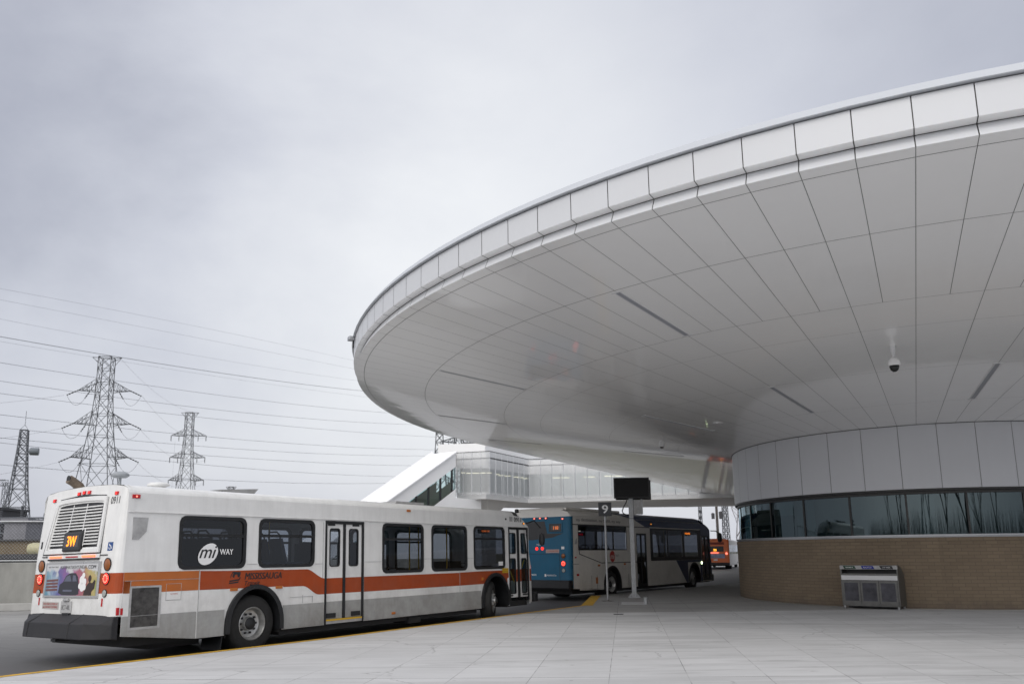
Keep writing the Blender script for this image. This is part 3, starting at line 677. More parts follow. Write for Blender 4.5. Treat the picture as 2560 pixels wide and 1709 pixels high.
def lens(par,c,r,n,m,name='light',rim=True,h=.02,seg=20,m2=None,rz=None):
    """round lamp; n = outward normal axis sign: ('x',-1) etc"""
    ax,s=n; b=MB(); b.lathe([(r,0),(r,s*h*.6),(r*.85,s*h),(0,s*h*1.15)],(0,0,0),ax,seg)
    o=b.build(name,m,par,smooth=True,loc=c)
    if rim:
        b=MB(); b.lathe([(r*1.16,0),(r*1.16,s*h*.7),(r*1.0,s*h*.75),(r*1.0,0)],(0,0,0),ax,seg); b.build('bezel',M['black'],o,smooth=True)
    if m2:
        b=MB()
        for k in range(10):
            a=2*PI*k/10; q=(.66*r*math.cos(a),.66*r*math.sin(a)); cc=(s*h*.9,q[0],q[1]) if ax=='x' else (q[0],s*h*.9,q[1])
            b.lathe([(r*.16,0),(r*.13,s*.008),(0,s*.010)],cc,ax,6)
        b.build('led_ring',m2,o)
    return o
# ---------------------------------------------------------------- white and orange bus (near)
W=2.59
bus=empty('city_bus','nearest bus, white with an orange stripe and 3W on its rear sign','bus',(-4.275,14.397,0),(-.018,0,PI/2-.6053),'buses at the station')
sh=Shell(W,[(.4,-2.62),(1.0,-2.615),(1.73,-2.585),(2.65,-2.50),(2.9,-2.475)],
         [(.37,9.42),(1.3,9.42),(2.0,9.36),(2.39,9.2),(2.58,9.02),(2.75,8.72),(2.86,8.4)],
         [(0,2.66),(.02,2.70),(.06,2.745),(.16,2.785),(.4,2.81),(.8,2.83),(1.295,2.84)],-2.48,9.12,.34,2.36,.13,.3)
lo=lambda x: .34 if x>-1.17 else .34+(-1.17-x)*.11
WN=[(-1.57,-.23,1.45,2.33,2.01),(.04,1.38,1.45,2.33,2.02),(3.29,4.66,1.27,2.33,1.99),(4.94,6.31,1.27,2.33,None),(6.58,7.95,1.28,2.34,2.03)]
holes=[(a+.03,b-.03,c+.03,d-.03) for a,b,c,d,_ in WN]+[(1.66,2.73,.34,2.33),(8.13,9.08,.34,2.35),(-.62,.62,.34,1.15),(6.87,8.07,.34,1.17),(-2.34,-1.86,.59,1.20),(-2.38,-2.15,1.93,2.27)]
xs=[-2.48,-1.17,-.8,1.0,9.0,9.12]+[h[0] for h in holes]+[h[1] for h in holes]; zs=[.34,.77,2.36]+[h[2] for h in holes]+[h[3] for h in holes]
b=MB()
sh.side(b,0,xs,zs,holes,lo)
sh.arch(b,0,0,.62,.34,1.15); sh.arch(b,0,7.47,.60,.34,1.17)
# far side
FW=[(-1.57,-.23,1.45,2.33,2.01),(.04,1.38,1.45,2.33,2.02),(1.66,3.03,1.27,2.33,1.99),(3.29,4.66,1.27,2.33,1.99),(4.94,6.31,1.27,2.33,1.99),(6.58,7.95,1.28,2.34,2.03),(8.1,9.0,1.28,2.34,None)]
fh=[(a+.03,c_-.03,d+.03,e-.03) for a,c_,d,e,_ in FW]+[(-.62,.62,.34,1.15),(6.87,8.07,.34,1.17)]
sh.side(b,W,[-2.48,9.12,-1.17]+[h[0] for h in fh]+[h[1] for h in fh],[.34,2.36]+[h[2] for h in fh]+[h[3] for h in fh],fh,lo)
sh.arch(b,W,0,.62,.34,1.15); sh.arch(b,W,7.47,.60,.34,1.17)
sh.roof(b,-2.48,8.4)
for y in (0,W): b.add([(8.4,y,2.36),(9.12,y,2.36),(8.93,y,2.5),(8.72,y,2.62),(8.4,y,2.66)],[(0,1,2,3,4)])
sh.cap(b,False,[.78,1.12,1.43,1.7,2.0,2.3,2.5,2.6],lambda y,z:1 if 1.12<z<1.43 else 0)
FZ=[.37,.93,1.25,2.39,2.5,2.6,2.7]
def fm(y,z):
    if .93<z<1.25: return 1
    if 1.3<z<2.3 and .35<y<2.24: return 2
    return 0
sh.cap(b,True,FZ,fm)
b.build('body',[M['white'],M['orange'],M['busglass_dark']],bus,smooth=False)
# drip rail above the windows and roof seam strips
b=MB(); b.box(-2.47,8.9,-.022,.0,2.352,2.372); b.box(-2.47,8.9,W,W+.022,2.352,2.372); b.build('drip_rail',M['white'],bus,bevel=.004)
for sx in (-2.40,3.24,8.05):
    if sx==8.05: continue
    b=MB(); pts=[(0,2.38),(0,2.66),(.02,2.70),(.06,2.745),(.16,2.785),(.4,2.81),(.8,2.83),(1.295,2.84)]
    for (y0,z0),(y1,z1) in zip(pts[:-1],pts[1:]): b.add([(sx-.02,y0-.006,z0+.004),(sx+.02,y0-.006,z0+.004),(sx+.02,y1-.004,z1+.006),(sx-.02,y1-.004,z1+.006)],[(0,1,2,3)])
    b.build('roof_seam',M['white'],bus)
# painted bands: thin sheets on the side
def sheet(name,segs,m,par,y=-.003):
    """segs: list of (x, zlo, zhi)"""
    b=MB()
    for (xa,la,ha),(xb,lb,hb) in zip(segs[:-1],segs[1:]):
        b.quad((xa,y,la),(xb,y,lb),(xb,y,hb),(xa,y,ha))
    return b.build(name,m,par)
def seg(x0,x1,z0,z1): return [(x0,z0,z1),(x1,z0,z1)]
def arclo(x,cx,r,zb,zt,cz=.49):
    if abs(x-cx)>=r: return zb
    return max(zb,cz+(zt-.03-cz)*math.sqrt(1-((x-cx)/r)**2))
sheet('stripe',seg(-2.478,-2.36,1.115,1.43),M['orange'],bus)
sheet('engine_door_stripe',seg(-2.475,-1.145,1.305,1.43),M['orange_faded'],bus,-.0032)
o=MB(); 
for a,c_,z0 in ((-2.478,-2.34,1.115),(-2.34,-1.86,1.205),(-1.86,-1.145,1.115)): o.quad((a,-.003,z0),(c_,-.003,z0),(c_,-.003,1.298),(a,-.003,1.298))
o.build('engine_door_stripe',M['orange_faded'],bus)
def sm(t): t=min(1,max(0,t)); return t*t*(3-2*t)
S1=[(-1.135,1.115,1.425)]
xx=-.62
while xx<=.62: S1.append((xx,arclo(xx,0,.64,1.11,1.165),1.415)); xx+=.04
xx=.64
while xx<=1.64:
    S1.append((xx,1.095-(1.095-.92)*sm((xx-1.10)/.42),1.405-(1.405-1.22)*sm((xx-1.18)/.48))); xx+=.04
S1.append((1.652,.92,1.22)); sheet('stripe',S1,M['orange'],bus)
sheet('stripe',seg(2.745,6.0,.92,1.22),M['orange'],bus)
S2=[(6.005,.92,1.225)]; xx=6.83
while xx<=8.1: S2.append((xx,arclo(xx,7.47,.62,.925,1.19),1.235)); xx+=.03
S2.append((8.11,.93,1.0)); sheet('stripe',S2,M['orange'],bus)
for a,c_ in ((-1.16,-.63),(.63,1.645),(2.745,3.06),(3.07,4.28),(4.29,6.86)):
    z0=.345; sheet('skirt_panel',seg(a,c_,z0,.768),M['greyskirt'],bus,-.006)
sk=MB()
for a,c_,z1 in ((-2.475,-2.34,.768),(-2.34,-1.86,.588),(-1.86,-1.18,.768)): sk.quad((a,-.006,lo(a)+.004),(c_,-.006,lo(c_)+.004),(c_,-.006,z1),(a,-.006,z1))
sk.build('skirt_panel',M['greyskirt'],bus)
sheet('skirt_panel',seg(8.09,8.125,.38,.60),M['greyskirt'],bus,-.006)
# panel joints
b=MB()
for x,z0,z1 in ((-1.155,.345,1.44),(-.645,.345,.77),(6.0,.77,1.25),(3.065,.345,.77),(4.285,.345,.77),(1.10,.78,.93),(1.345,.78,.90),(-2.36,.5,1.3),(1.60,1.23,2.3)): b.box(x-.004,x+.004,-.0075,-.001,z0,z1)
for x0,x1,z in ((-2.46,-1.155,1.302),(-.2,.03,1.52),(1.4,1.6,1.50),(2.78,3.27,1.52),(4.68,4.92,1.56),(6.33,6.56,1.56),(.80,1.36,.90),(-2.46,-1.2,.77)): b.box(x0,x1,-.0075,-.001,z-.003,z+.003)
b.build('panel_joints',M['vent'],bus)
b=MB(); b.tube([(-1.75,-.004,.98),(-1.48,-.004,.98),(-1.48,-.004,1.235),(-1.75,-.004,1.235),(-1.75,-.004,.98)],.004,4); b.build('fuel_flap',M['vent'],bus)
text('warning_text','NO SMOKING',bus,(-1.67,-.0045,1.065),(1,0,0),(0,0,1),.13,.022,M['inkred'])
# radiator mesh and air vent
b=MB(); b.box(-2.355,-1.845,.012,.03,.585,1.205); gm=b.build('radiator_mesh',M['mesh_grille'],bus)
b=MB(); ringplate(b,rrect(-2.37,-1.835,.565,1.22,.015,2),rrect(-2.335,-1.87,.60,1.19,.01,2),-.008,.02); b.build('frame',M['vent'],gm)
b=MB()
for k in range(44): z=.605+.0133*k; b.box(-2.34,-1.865,.0,.012,z,z+.004)
b.build('louvres',M['mesh_grille'],gm)
b=MB(); b.prism([(-2.385,1.93),(-2.275,1.93),(-2.15,2.06),(-2.13,2.275),(-2.385,2.275)],-.008,.02,0,'y'); vt=b.build('air_vent',M['vent'],bus)
b=MB()
b.prism([(-2.275,1.925),(-2.12,1.925),(-2.12,2.06),(-2.15,2.06)],-.001,.02,0,'y'); b.build('vent_corner',M['white'],bus)
# fenders
def fender(par,cx,r0,r1,zt,z0=.36,cz=.49,name='wheel_arch_trim',y0=-.055,y1=.02,zin=None):
    b=MB(); n=18; O=[];I=[]
    for k in range(n+1):
        a=PI-PI*k/n; O.append((cx+r1*math.cos(a),cz+.27*0+(zt-cz)*math.sin(a))); I.append((cx+r0*math.cos(a),cz+(zt-.075-cz)*math.sin(a)))
    O=[(cx-r1,z0)]+O+[(cx+r1,z0)]; I=[(cx-r0,z0)]+I+[(cx+r0,z0)]
    # lower straight flaps flare outward a little
    m=len(O); vs=[(a,y0,c_) for a,c_ in O]+[(a,y0,c_) for a,c_ in I]+[(a,y1,c_) for a,c_ in O]+[(a,y1+.5,c_) for a,c_ in I]; fs=[]
    for i in range(m-1): fs+= [(i,i+1,m+i+1,m+i),(i,2*m+i,2*m+i+1,i+1),(m+i,m+i+1,3*m+i+1,3*m+i)]
    b.add(vs,fs); return b.build(name,M['black'],par,smooth=True)
fender(bus,0,.535,.625,1.165); fender(bus,7.47,.53,.61,1.185)
fender(bus,0,.535,.625,1.165,y0=W+.055,y1=W-.02) if False else None
for cx in (0,7.47): 
    b=MB()
    b.box(cx-.56,cx+.56,.55,W-.55,.3,.32); b.box(cx-.56,cx+.56,.50,.52,.30,1.12); b.box(cx-.56,cx+.56,W-.52,W-.5,.30,1.12)
    b.box(cx-.58,cx+.58,.05,.50,1.12,1.14); b.box(cx-.58,cx+.58,W-.5,W-.05,1.12,1.14)
    for x in (cx-.59,cx+.57): b.box(x,x+.02,.03,.52,.3,1.12); b.box(x,x+.02,W-.52,W-.03,.3,1.12)
    b.build('wheel_housing',M['dark'],bus)
wheel(bus,0,.04,-1,0,True); wheel(bus,0,W-.04,1,0,True); 
wheel(bus,7.47,.06,-1,math.radians(27)); wheel(bus,7.47,W-.06,1,math.radians(24))
# mud flap behind rear wheel, underbody
b=MB(); b.add([(-.62,.02,.40),(-.66,.02,.10),(-.66,.55,.10),(-.62,.55,.40),(-.64,.02,.40),(-.68,.02,.10),(-.68,.55,.10),(-.64,.55,.40)],[(0,1,2,3),(4,7,6,5),(0,4,5,1),(3,2,6,7),(1,5,6,2)]); b.build('mud_flap',M['black'],bus)
b=MB(); b.box(.65,6.8,.10,W-.1,.24,.36); b.box(-2.3,-.7,.25,W-.25,.30,.5); b.box(8.15,9.1,.1,W-.1,.30,.44); b.box(-1.7,-.75,.5,1.6,.2,.3); b.box(4.2,4.6,.05,.5,.18,.30); b.build('chassis',M['dark'],bus)
# side windows
def smear(o): return o
for k,(a,c_,d,e,s_) in enumerate(WN):
    wo=window(bus,a,c_,d,e,0,-1,M['busglass_dark'] if k in (0,) else M['busglass'],r=.13,fr=.06,sash=s_)
    if k==0:
        # logo: white slanted oval, black script mi, white WAY
        b=MB(); n=32; cx,cz=-1.0,1.70
        pts=[]
        for q in range(n):
            t=2*PI*q/n; u,v=.215*math.cos(t),.155*math.sin(t); a_=math.radians(38); pts.append((cx+u*math.cos(a_)-v*math.sin(a_),cz+u*math.sin(a_)+v*math.cos(a_)))
        b.add([(x,-.0005,z) for x,z in pts],[tuple(range(n))]); b.build('logo_disc',M['inkw'],wo)
        text('logo_letters','mi',wo,(-1.17,-.003,1.635),(1,0,0),(0,0,1),.34,.20,M['ink'],shear=.35,bold=.012)
        text('logo_word','WAY',wo,(-.77,-.003,1.69),(1,0,0),(0,0,1),.27,.095,M['inkw'],bold=.02)
    if k==4:
        b=MB(); b.box(a+.3,a+.72,.05,.08,2.17,2.27); b.build('side_destination_sign',M['ink'],wo)
        text('sign_text','SQUARE ONE',wo,(a+.42,.045,2.20),(1,0,0),(0,0,1),.34,.05,M['leddim'],bold=.02)
        b=MB(); b.box(a+.09,c_-.09,.02,.03,2.075,2.13); b.build('route_card',M['doorglass'],wo) if False else None
        b=MB(); b.quad((c_-.30,-.004,1.36),(c_-.10,-.004,1.36),(c_-.10,-.004,1.46),(c_-.30,-.004,1.46)); b.build('sticker',M['inkw'],wo)
for a,c_,d,e,s_ in FW: window(bus,a,c_,d,e,W,1,M['busglass'],r=.13,fr=.06,sash=s_)
# doors
def door(name,par,x0,x1,z0,z1,leaves,panes,stripe,grey,thr=True,gl=M['doorglass']):
    fr=MB(); fr.box(x0,x0+.045,-.012,.05,z0,z1); fr.box(x1-.045,x1,-.012,.05,z0,z1); fr.box(x0+.045,x1-.045,-.012,.05,z1-.06,z1)
    fo=fr.build(name,M['black'],par)
    xm=(leaves[0][1]+leaves[1][0])/2
    c_=MB(); c_.box(leaves[0][1],leaves[1][0],-.004,.045,z0+.09,z1-.06); c_.build('door_seal',M['black'],fo)
    for (a,b_),ps in zip(leaves,panes):
        l=MB(); X=sorted({a,b_,*[p[0] for p in ps],*[p[1] for p in ps]}); Z=sorted({z0+.09,z1-.06,*[p[2] for p in ps],*[p[3] for p in ps],stripe[0],stripe[1],max(grey,z0+.09)})
        def mi(cx,cz): return 1 if stripe[0]<cz<stripe[1] else (2 if cz<grey else 0)
        sh.side(l,.02,X,Z,ps,lambda x:0,mi)
        lo_=l.build('door_leaf',[M['white'],M['orange'],M['greyskirt']],fo)
        for p in ps: window(lo_,p[0]-.012,p[1]+.012,p[2]-.012,p[3]+.012,.018,-1,gl,r=.06,fr=.022,name='door_window',proud=.008)
    if thr:
        t=MB(); t.box(x0+.03,x1-.03,-.01,.06,z0+.055,z0+.085); t.build('step_edge',M['yellow'],fo)
        t=MB(); t.box(x0+.03,x1-.03,-.004,.05,z0,z0+.055); t.build('step_plate',M['vent'],fo)
    return fo
d1=door('rear_door',bus,1.655,2.73,.35,2.335,[(1.70,2.155),(2.215,2.685)],[[(1.80,2.06,1.45,2.18)],[(2.33,2.58,1.45,2.18)]],(.92,1.22),.77,gl=M['busglass'])
b=MB()
for x in (1.72,2.40):
    b.box(x,x+.25,.002,.018,.46,.55)
    b.box(x+.02,x+.2,.0,.018,2.24,2.28)
b.build('door_brush',M['black'],d1)
d2=door('front_door',bus,8.13,9.08,.44,2.35,[(8.165,8.555),(8.645,9.04)],[[(8.20,8.49,1.66,2.19),(8.20,8.47,.63,1.53)],[(8.76,9.02,1.66,2.19),(8.76,9.0,.63,1.53)]],(.93,1.25),.0,thr=False)
b=MB(); b.tube([(8.20,.07,1.36),(8.46,.07,.93)],.013,6); b.tube([(8.97,.07,1.50),(8.76,.07,1.12)],.013,6); b.build('door_rail',M['yellow'],d2)
b=MB(); b.box(8.17,8.30,.0,.015,.565,.60); b.box(8.78,9.02,.0,.015,.575,.605); b.build('door_slot',M['black'],d2)
# yellow notice and wheelchair sticker near the front arch
b=MB(); b.quad((7.80,-.013,1.17),(8.08,-.013,1.17),(8.08,-.013,1.29),(7.80,-.013,1.29)); yo=b.build('notice',M['yellow'],bus)
text('notice_text','STAY BACK',yo,(7.82,-.0135,1.235),(1,0,0),(0,0,1),.24,.03,M['ink']); text('notice_text','WIDE TURNS',yo,(7.82,-.0135,1.185),(1,0,0),(0,0,1),.24,.03,M['ink'])
b=MB(); b.quad((8.05,-.0045,.86),(8.12,-.0045,.90),(8.12,-.0045,1.06),(8.03,-.0045,1.02)); b.build('sticker',M['inkw'],bus)
# lettering on the side
text('number_text','0911',bus,(8.42,-.006,2.49),(1,0,0),(0,0,1),.34,.125,M['ink'],bold=.025)
b=MB(); b.box(8.20,8.34,-.01,.0,2.50,2.62); b.build('vent_plate',M['vent'],bus); b=MB(); b.box(8.0,8.045,-.02,.0,2.53,2.575); b.build('camera_eye',M['ink'],bus)
text('name_text','MISSISSAUGA',bus,(-.235,-.0065,1.255),(1,0,0),(0,0,1),.82,.115,M['ink'],shear=.22,bold=.028)
text('name_text','Transit',bus,(-.235,-.0065,1.155),(1,0,0),(0,0,1),.33,.078,M['ink'],shear=.22,bold=.015)
b=MB()
b.add([(x,-.0062,z) for x,z in [(-.545,1.27),(-.49,1.375),(-.475,1.375),(-.50,1.31),(-.46,1.29),(-.44,1.35),(-.42,1.34),(-.40,1.355),(-.385,1.30),(-.35,1.30),(-.33,1.345),(-.325,1.39),(-.495,1.395),(-.53,1.33)]],[tuple(range(14))])
b.quad((-.56,-.0062,1.225),(-.36,-.0062,1.245),(-.355,-.0062,1.27),(-.55,-.0062,1.25)); b.quad((-.57,-.0062,1.19),(-.37,-.0062,1.205),(-.362,-.0062,1.232),(-.56,-.0062,1.212))
b.quad((-.34,-.0062,1.30),(-.37,-.0062,1.25),(-.35,-.0062,1.25),(-.318,-.0062,1.30)); b.build('logo_block',M['ink'],bus)
# side marker lamps
def marker(x,z,m,w=.09,h=.035,par=bus,core=None,y=-.001):
    b=MB(); b.box(x-w/2,x+w/2,y-.022,y,z-h/2,z+h/2); o=b.build('marker_lamp',m,par,bevel=.006)
    if core: b=MB(); b.lathe([(.015,-.024),(.012,-.028),(0,-.029)],(x,y,z),'y',10); b.build('bulb',core,o)
marker(-2.36,2.60,M['redlens'],.13,.06,core=M['redhot']); marker(-.46,1.095,M['amberdim'],.15,.05); marker(.53,1.095,M['amberdim'],.15,.05); marker(3.64,.435,M['amberdim'],.11,.05)
marker(4.14,2.62,M['amberdim'],.12,.05); marker(8.87,2.455,M['amber'],.07,.05,core=M['amberlit']); marker(6.93,1.05,M['amberdim'],.09,.07)
# ---------------- rear end, addressed in (t across, z up, n outwards)
def RX(t,z,n=0): return (interp(sh.xr,z)-n,t,z)
def rbox(mb,t0,t1,z0,z1,n0,n1,mi=0):
    mb.add([RX(t0,z0,n0),RX(t1,z0,n0),RX(t1,z1,n0),RX(t0,z1,n0),RX(t0,z0,n1),RX(t1,z0,n1),RX(t1,z1,n1),RX(t0,z1,n1)],[(0,1,2,3),(4,7,6,5),(0,4,5,1),(1,5,6,2),(2,6,7,3),(3,7,4,0)],mi)
def rpoly(mb,pts,n,mi=0): mb.add([RX(t,z,n) for t,z in pts],[tuple(range(len(pts)))],mi)
# engine grille: dark back, black outline, white frame, slats
b=MB(); rpoly(b,[(2.30,1.735),(.50,1.735),(.53,2.60),(.60,2.66),(1.3,2.705),(2.0,2.66),(2.09,2.60)],.006); gr=b.build('engine_grille',M['ink'],bus)
def gw(z): # half width of the grille at height z
    return .865-(z-1.74)*.115
def GT(u,z): return 1.30+.10*(1-(z-1.74)/.92)*1+u*gw(z)-.04
b=MB()
def gring(u0,u1,z0,z1,v0,v1,w0,w1,n0,n1):
    O=[(u1,z1),(u0,z1),(u0,z0),(u1,z0)]; 
def frame(mb,uo,zo0,zo1,ui,zi0,zi1,n0,n1):
    def arch(u,z1): 
        return [(u*math.cos(PI*k/8),z1+.035*math.sin(PI*k/8)) for k in range(9)]
    O=arch(uo,zo1)+[(-uo,zo0),(uo,zo0)]; I=arch(ui,zi1)+[(-ui,zi0),(ui,zi0)]
    n=len(O); vs=[RX(GT(u,z),z,n1) for u,z in O]+[RX(GT(u,z),z,n1) for u,z in I]+[RX(GT(u,z),z,n0) for u,z in O]+[RX(GT(u,z),z,n0) for u,z in I]; fs=[]
    for i in range(n):
        j=(i+1)%n; fs+= [(i,j,n+j,n+i),(i,2*n+i,2*n+j,j),(n+i,n+j,3*n+j,3*n+i)]
    mb.add(vs,fs)
frame(b,.975,1.75,2.625,.91,1.81,2.55,.008,.045); frame(b,.91,1.81,2.55,.87,1.84,2.52,.008,.028); b.build('frame',M['white'],gr,bevel=.006)
b=MB()
nsl=13
for k in range(nsl):
    z=1.895+.0495*k
    zz=z+.006
    segs=[(-.87,.87)] if z>2.10 else [(-.87,-.36),(.30,.87)]
    for u0,u1 in segs:
        # angled slat
        b.add([RX(GT(u0,z),z,.036),RX(GT(u1,z),z,.036),RX(GT(u1,zz),zz+.006,.018),RX(GT(u0,zz),zz+.006,.018),RX(GT(u0,z),z-.013,.036),RX(GT(u1,z),z-.013,.036)],[(0,1,2,3),(0,4,5,1)])
for u in (-.27,.27):
    b.add([RX(GT(u-.015,2.11),2.11,.034),RX(GT(u+.015,2.11),2.11,.034),RX(GT(u+.015,2.54),2.54,.034),RX(GT(u-.015,2.54),2.54,.034)],[(0,1,2,3)])
for u in (-.37,.31): b.add([RX(GT(u-.02,1.86),1.86,.034),RX(GT(u+.02,1.86),1.86,.034),RX(GT(u+.02,2.13),2.13,.034),RX(GT(u-.02,2.13),2.13,.034)],[(0,1,2,3)])
b.build('slats',M['white'],gr)
# rear destination sign
b=MB(); rbox(b,1.03,1.59,1.775,2.095,.01,.075); ds=b.build('destination_sign',M['ink'],bus,bevel=.03)
b=MB(); rbox(b,1.09,1.53,1.85,2.04,.0755,.077); b.build('sign_glass',mat('sign_window',(.05,.045,.05),.2),ds)
text('route_text','3W',ds,RX(1.44,1.865,.079),(0,-1,0),(.09,0,.99),.28,.165,M['led'],bold=.035)
# lights on the back
for t,z in ((2.21,2.655),(1.44,2.725),(1.285,2.735),(1.13,2.73),(.30,2.665)):
    b=MB(); rbox(b,t-.045,t+.045,z-.028,z+.028,-.01,.02); o=b.build('marker_lamp',M['redlens'],bus,bevel=.006); b=MB(); rbox(b,t-.016,t+.016,z-.02,z+.02,.02,.024); b.build('bulb',M['redlit'],o)
for t0,t1,m in ((1.62,1.99,M['oralit']),(.60,.98,M['oralit'])):
    b=MB(); rbox(b,t0,t1,1.683,1.712,.03,.045); b.build('brake_bar',m,bus)
b=MB(); rbox(b,1.12,1.48,1.686,1.706,.03,.04); b.build('brake_bar',M['redlens'],bus)
b=MB(); rbox(b,.5,2.08,1.665,1.73,.0,.03); b.build('light_shelf',M['white'],bus,bevel=.008); b=MB(); rbox(b,.52,2.06,1.643,1.665,.0,.034); b.build('shelf_seal',M['black'],bus)
b=MB(); rbox(b,.30,.50,1.70,1.715,.0,.012); rbox(b,2.08,2.3,1.70,1.715,.0,.012); b.build('hinge_gap',M['black'],bus)
for t in (2.285,.265):
    lens(bus,RX(t,1.56,.0),.088,('x',-1),M['amber'],'turn_lamp')
    lens(bus,RX(t,1.345,.0),.082,('x',-1),M['redlit'],'tail_lamp',m2=M['redhot'])
    lens(bus,RX(t,1.125,.0),.052,('x',-1),M['clearlens'],'reversing_lamp')
    b=MB(); rbox(b,t+.04 if t<1 else t-.06,t+.075 if t<1 else t-.03,.93,1.05,.0,.006); b.build('reflector',M['redlens'],bus)
b=MB(); b.box(-2.50,-2.46,-.004,.0,.80,.90); b.build('reflector',M['redlens'],bus)
b=MB(); b.box(-2.558,-2.52,-.006,.03,.80,.91); b.build('reflector',M['redlens'],bus)
# advert
b=MB(); rbox(b,.44,2.12,1.055,1.615,.0,.018); ad=b.build('advert_frame',M['silver'],bus,bevel=.006)
def admat():
    m=bpy.data.materials.new('advert_colour_powder'); m.use_nodes=True; nt=m.node_tree; b=nt.nodes['Principled BSDF']; N=nt.nodes.new; K=nt.links.new
    tc=N('ShaderNodeTexCoord'); sp=N('ShaderNodeSeparateXYZ'); K(tc.outputs['Object'],sp.inputs[0])
    n=N('ShaderNodeTexNoise'); n.inputs['Scale'].default_value=5; n.inputs['Detail'].default_value=6; K(tc.outputs['Object'],n.inputs[0])
    a=N('ShaderNodeMath'); a.operation='MULTIPLY_ADD'; a.inputs[1].default_value=-.62; a.inputs[2].default_value=1.29; K(sp.outputs[1],a.inputs[0])
    c=N('ShaderNodeMath'); c.operation='MULTIPLY_ADD'; c.inputs[1].default_value=.5; K(n.outputs['Fac'],c.inputs[0]); K(a.outputs[0],c.inputs[2])
    d=N('ShaderNodeMath'); d.operation='SUBTRACT'; d.inputs[1].default_value=.25; K(c.outputs[0],d.inputs[0])
    r=N('ShaderNodeValToRGB'); K(d.outputs[0],r.inputs[0]); e=r.color_ramp.elements; e[0].position=0; e[0].color=(.02,.28,.45,1); e[1].position=1; e[1].color=(.35,.45,.06,1)
    for p,cc in ((.14,(.35,.55,.7,1)),(.26,(.04,.05,.40,1)),(.42,(.22,.05,.40,1)),(.6,(.5,.04,.22,1)),(.75,(.48,.03,.06,1)),(.88,(.65,.45,.03,1))): q=e.new(p); q.color=cc
    zz=N('ShaderNodeMath'); zz.operation='MULTIPLY_ADD'; zz.inputs[1].default_value=-.55; zz.inputs[2].default_value=.28; K(n.outputs['Fac'],zz.inputs[0])
    s=N('ShaderNodeMath'); s.operation='ADD'; K(sp.outputs[2],s.inputs[0]); K(zz.outputs[0],s.inputs[1])
    mr=N('ShaderNodeMapRange'); mr.inputs['From Min'].default_value=1.44; mr.inputs['From Max'].default_value=1.50; K(s.outputs[0],mr.inputs[0])
    mx=N('ShaderNodeMixRGB'); mx.inputs[2].default_value=(.72,.73,.76,1); K(r.outputs[0],mx.inputs[1]); K(mr.outputs[0],mx.inputs[0]); hs=N('ShaderNodeHueSaturation'); hs.inputs['Saturation'].default_value=.72; hs.inputs['Value'].default_value=.72; K(mx.outputs[0],hs.inputs['Color']); K(hs.outputs[0],b.inputs['Base Color']); b.inputs['Roughness'].default_value=.35
    return m
b=MB(); rpoly(b,[(.50,1.09),(2.06,1.09),(2.06,1.58),(.50,1.58)],.020); b.build('advert_print',admat(),ad)
text('advert_text','NAVBHATIASHYUNDAI',ad,RX(1.62,1.505,.0225),(0,-1,0),(0,0,1),.78,.055,M['inkgrey'])
text('advert_text','.COM',ad,RX(.80,1.505,.0225),(0,-1,0),(0,0,1),.24,.055,M['ink'],bold=.015)
text('advert_text','BIG TENT SALE',ad,RX(2.0,1.53,.0225),(0,-1,0),(0,0,1),.30,.022,M['ink'])
b=MB(); rpoly(b,[(1.62,1.13),(1.60,1.26),(1.50,1.30),(1.42,1.40),(1.30,1.44),(1.14,1.44),(1.06,1.38),(1.02,1.28),(.99,1.20),(1.0,1.11),(1.08,1.095),(1.5,1.095)],.0225)
b.build('advert_car',mat('advert_car_print',(.02,.02,.03),.3),ad)
b=MB(); rpoly(b,[(1.47,1.31),(1.40,1.39),(1.30,1.41),(1.24,1.31)],.024); rpoly(b,[(1.21,1.31),(1.21,1.41),(1.13,1.40),(1.08,1.31)],.024); rpoly(b,[(1.48,1.15),(1.48,1.18),(1.2,1.18),(1.2,1.15)],.024); b.build('advert_car_glass',mat('advert_glass_print',(.10,.11,.16),.3),ad)
b=MB()
for t,z,r_ in ((.93,1.33,.07),(.89,1.40,.045),(.85,1.30,.06),(.97,1.24,.05),(.90,1.22,.07),(.84,1.22,.05)): 
    rpoly(b,[(t+r_*math.cos(2*PI*k/10),z+r_*math.sin(2*PI*k/10)) for k in range(10)],.0235+r_*.01)
b.build('advert_burst',M['inkw'],ad)
b=MB(); rpoly(b,[(.85,1.095),(.83,1.18),(.76,1.26),(.70,1.30),(.62,1.28),(.56,1.33),(.53,1.32),(.55,1.2),(.62,1.15),(.62,1.095)],.0235); rpoly(b,[(.70+.045*math.cos(2*PI*k/12),1.35+.055*math.sin(2*PI*k/12)) for k in range(12)],.024); b.build('advert_figure',mat('advert_figure_print',(.03,.015,.012),.4),ad)
b=MB()
for k in range(4): rpoly(b,[(2.03,1.34-.05*k),(1.66,1.35-.05*k),(1.66,1.315-.05*k),(2.03,1.305-.05*k)],.0226)
b.build('advert_lines',mat('advert_maroon_print',(.15,.06,.06),.4),ad)
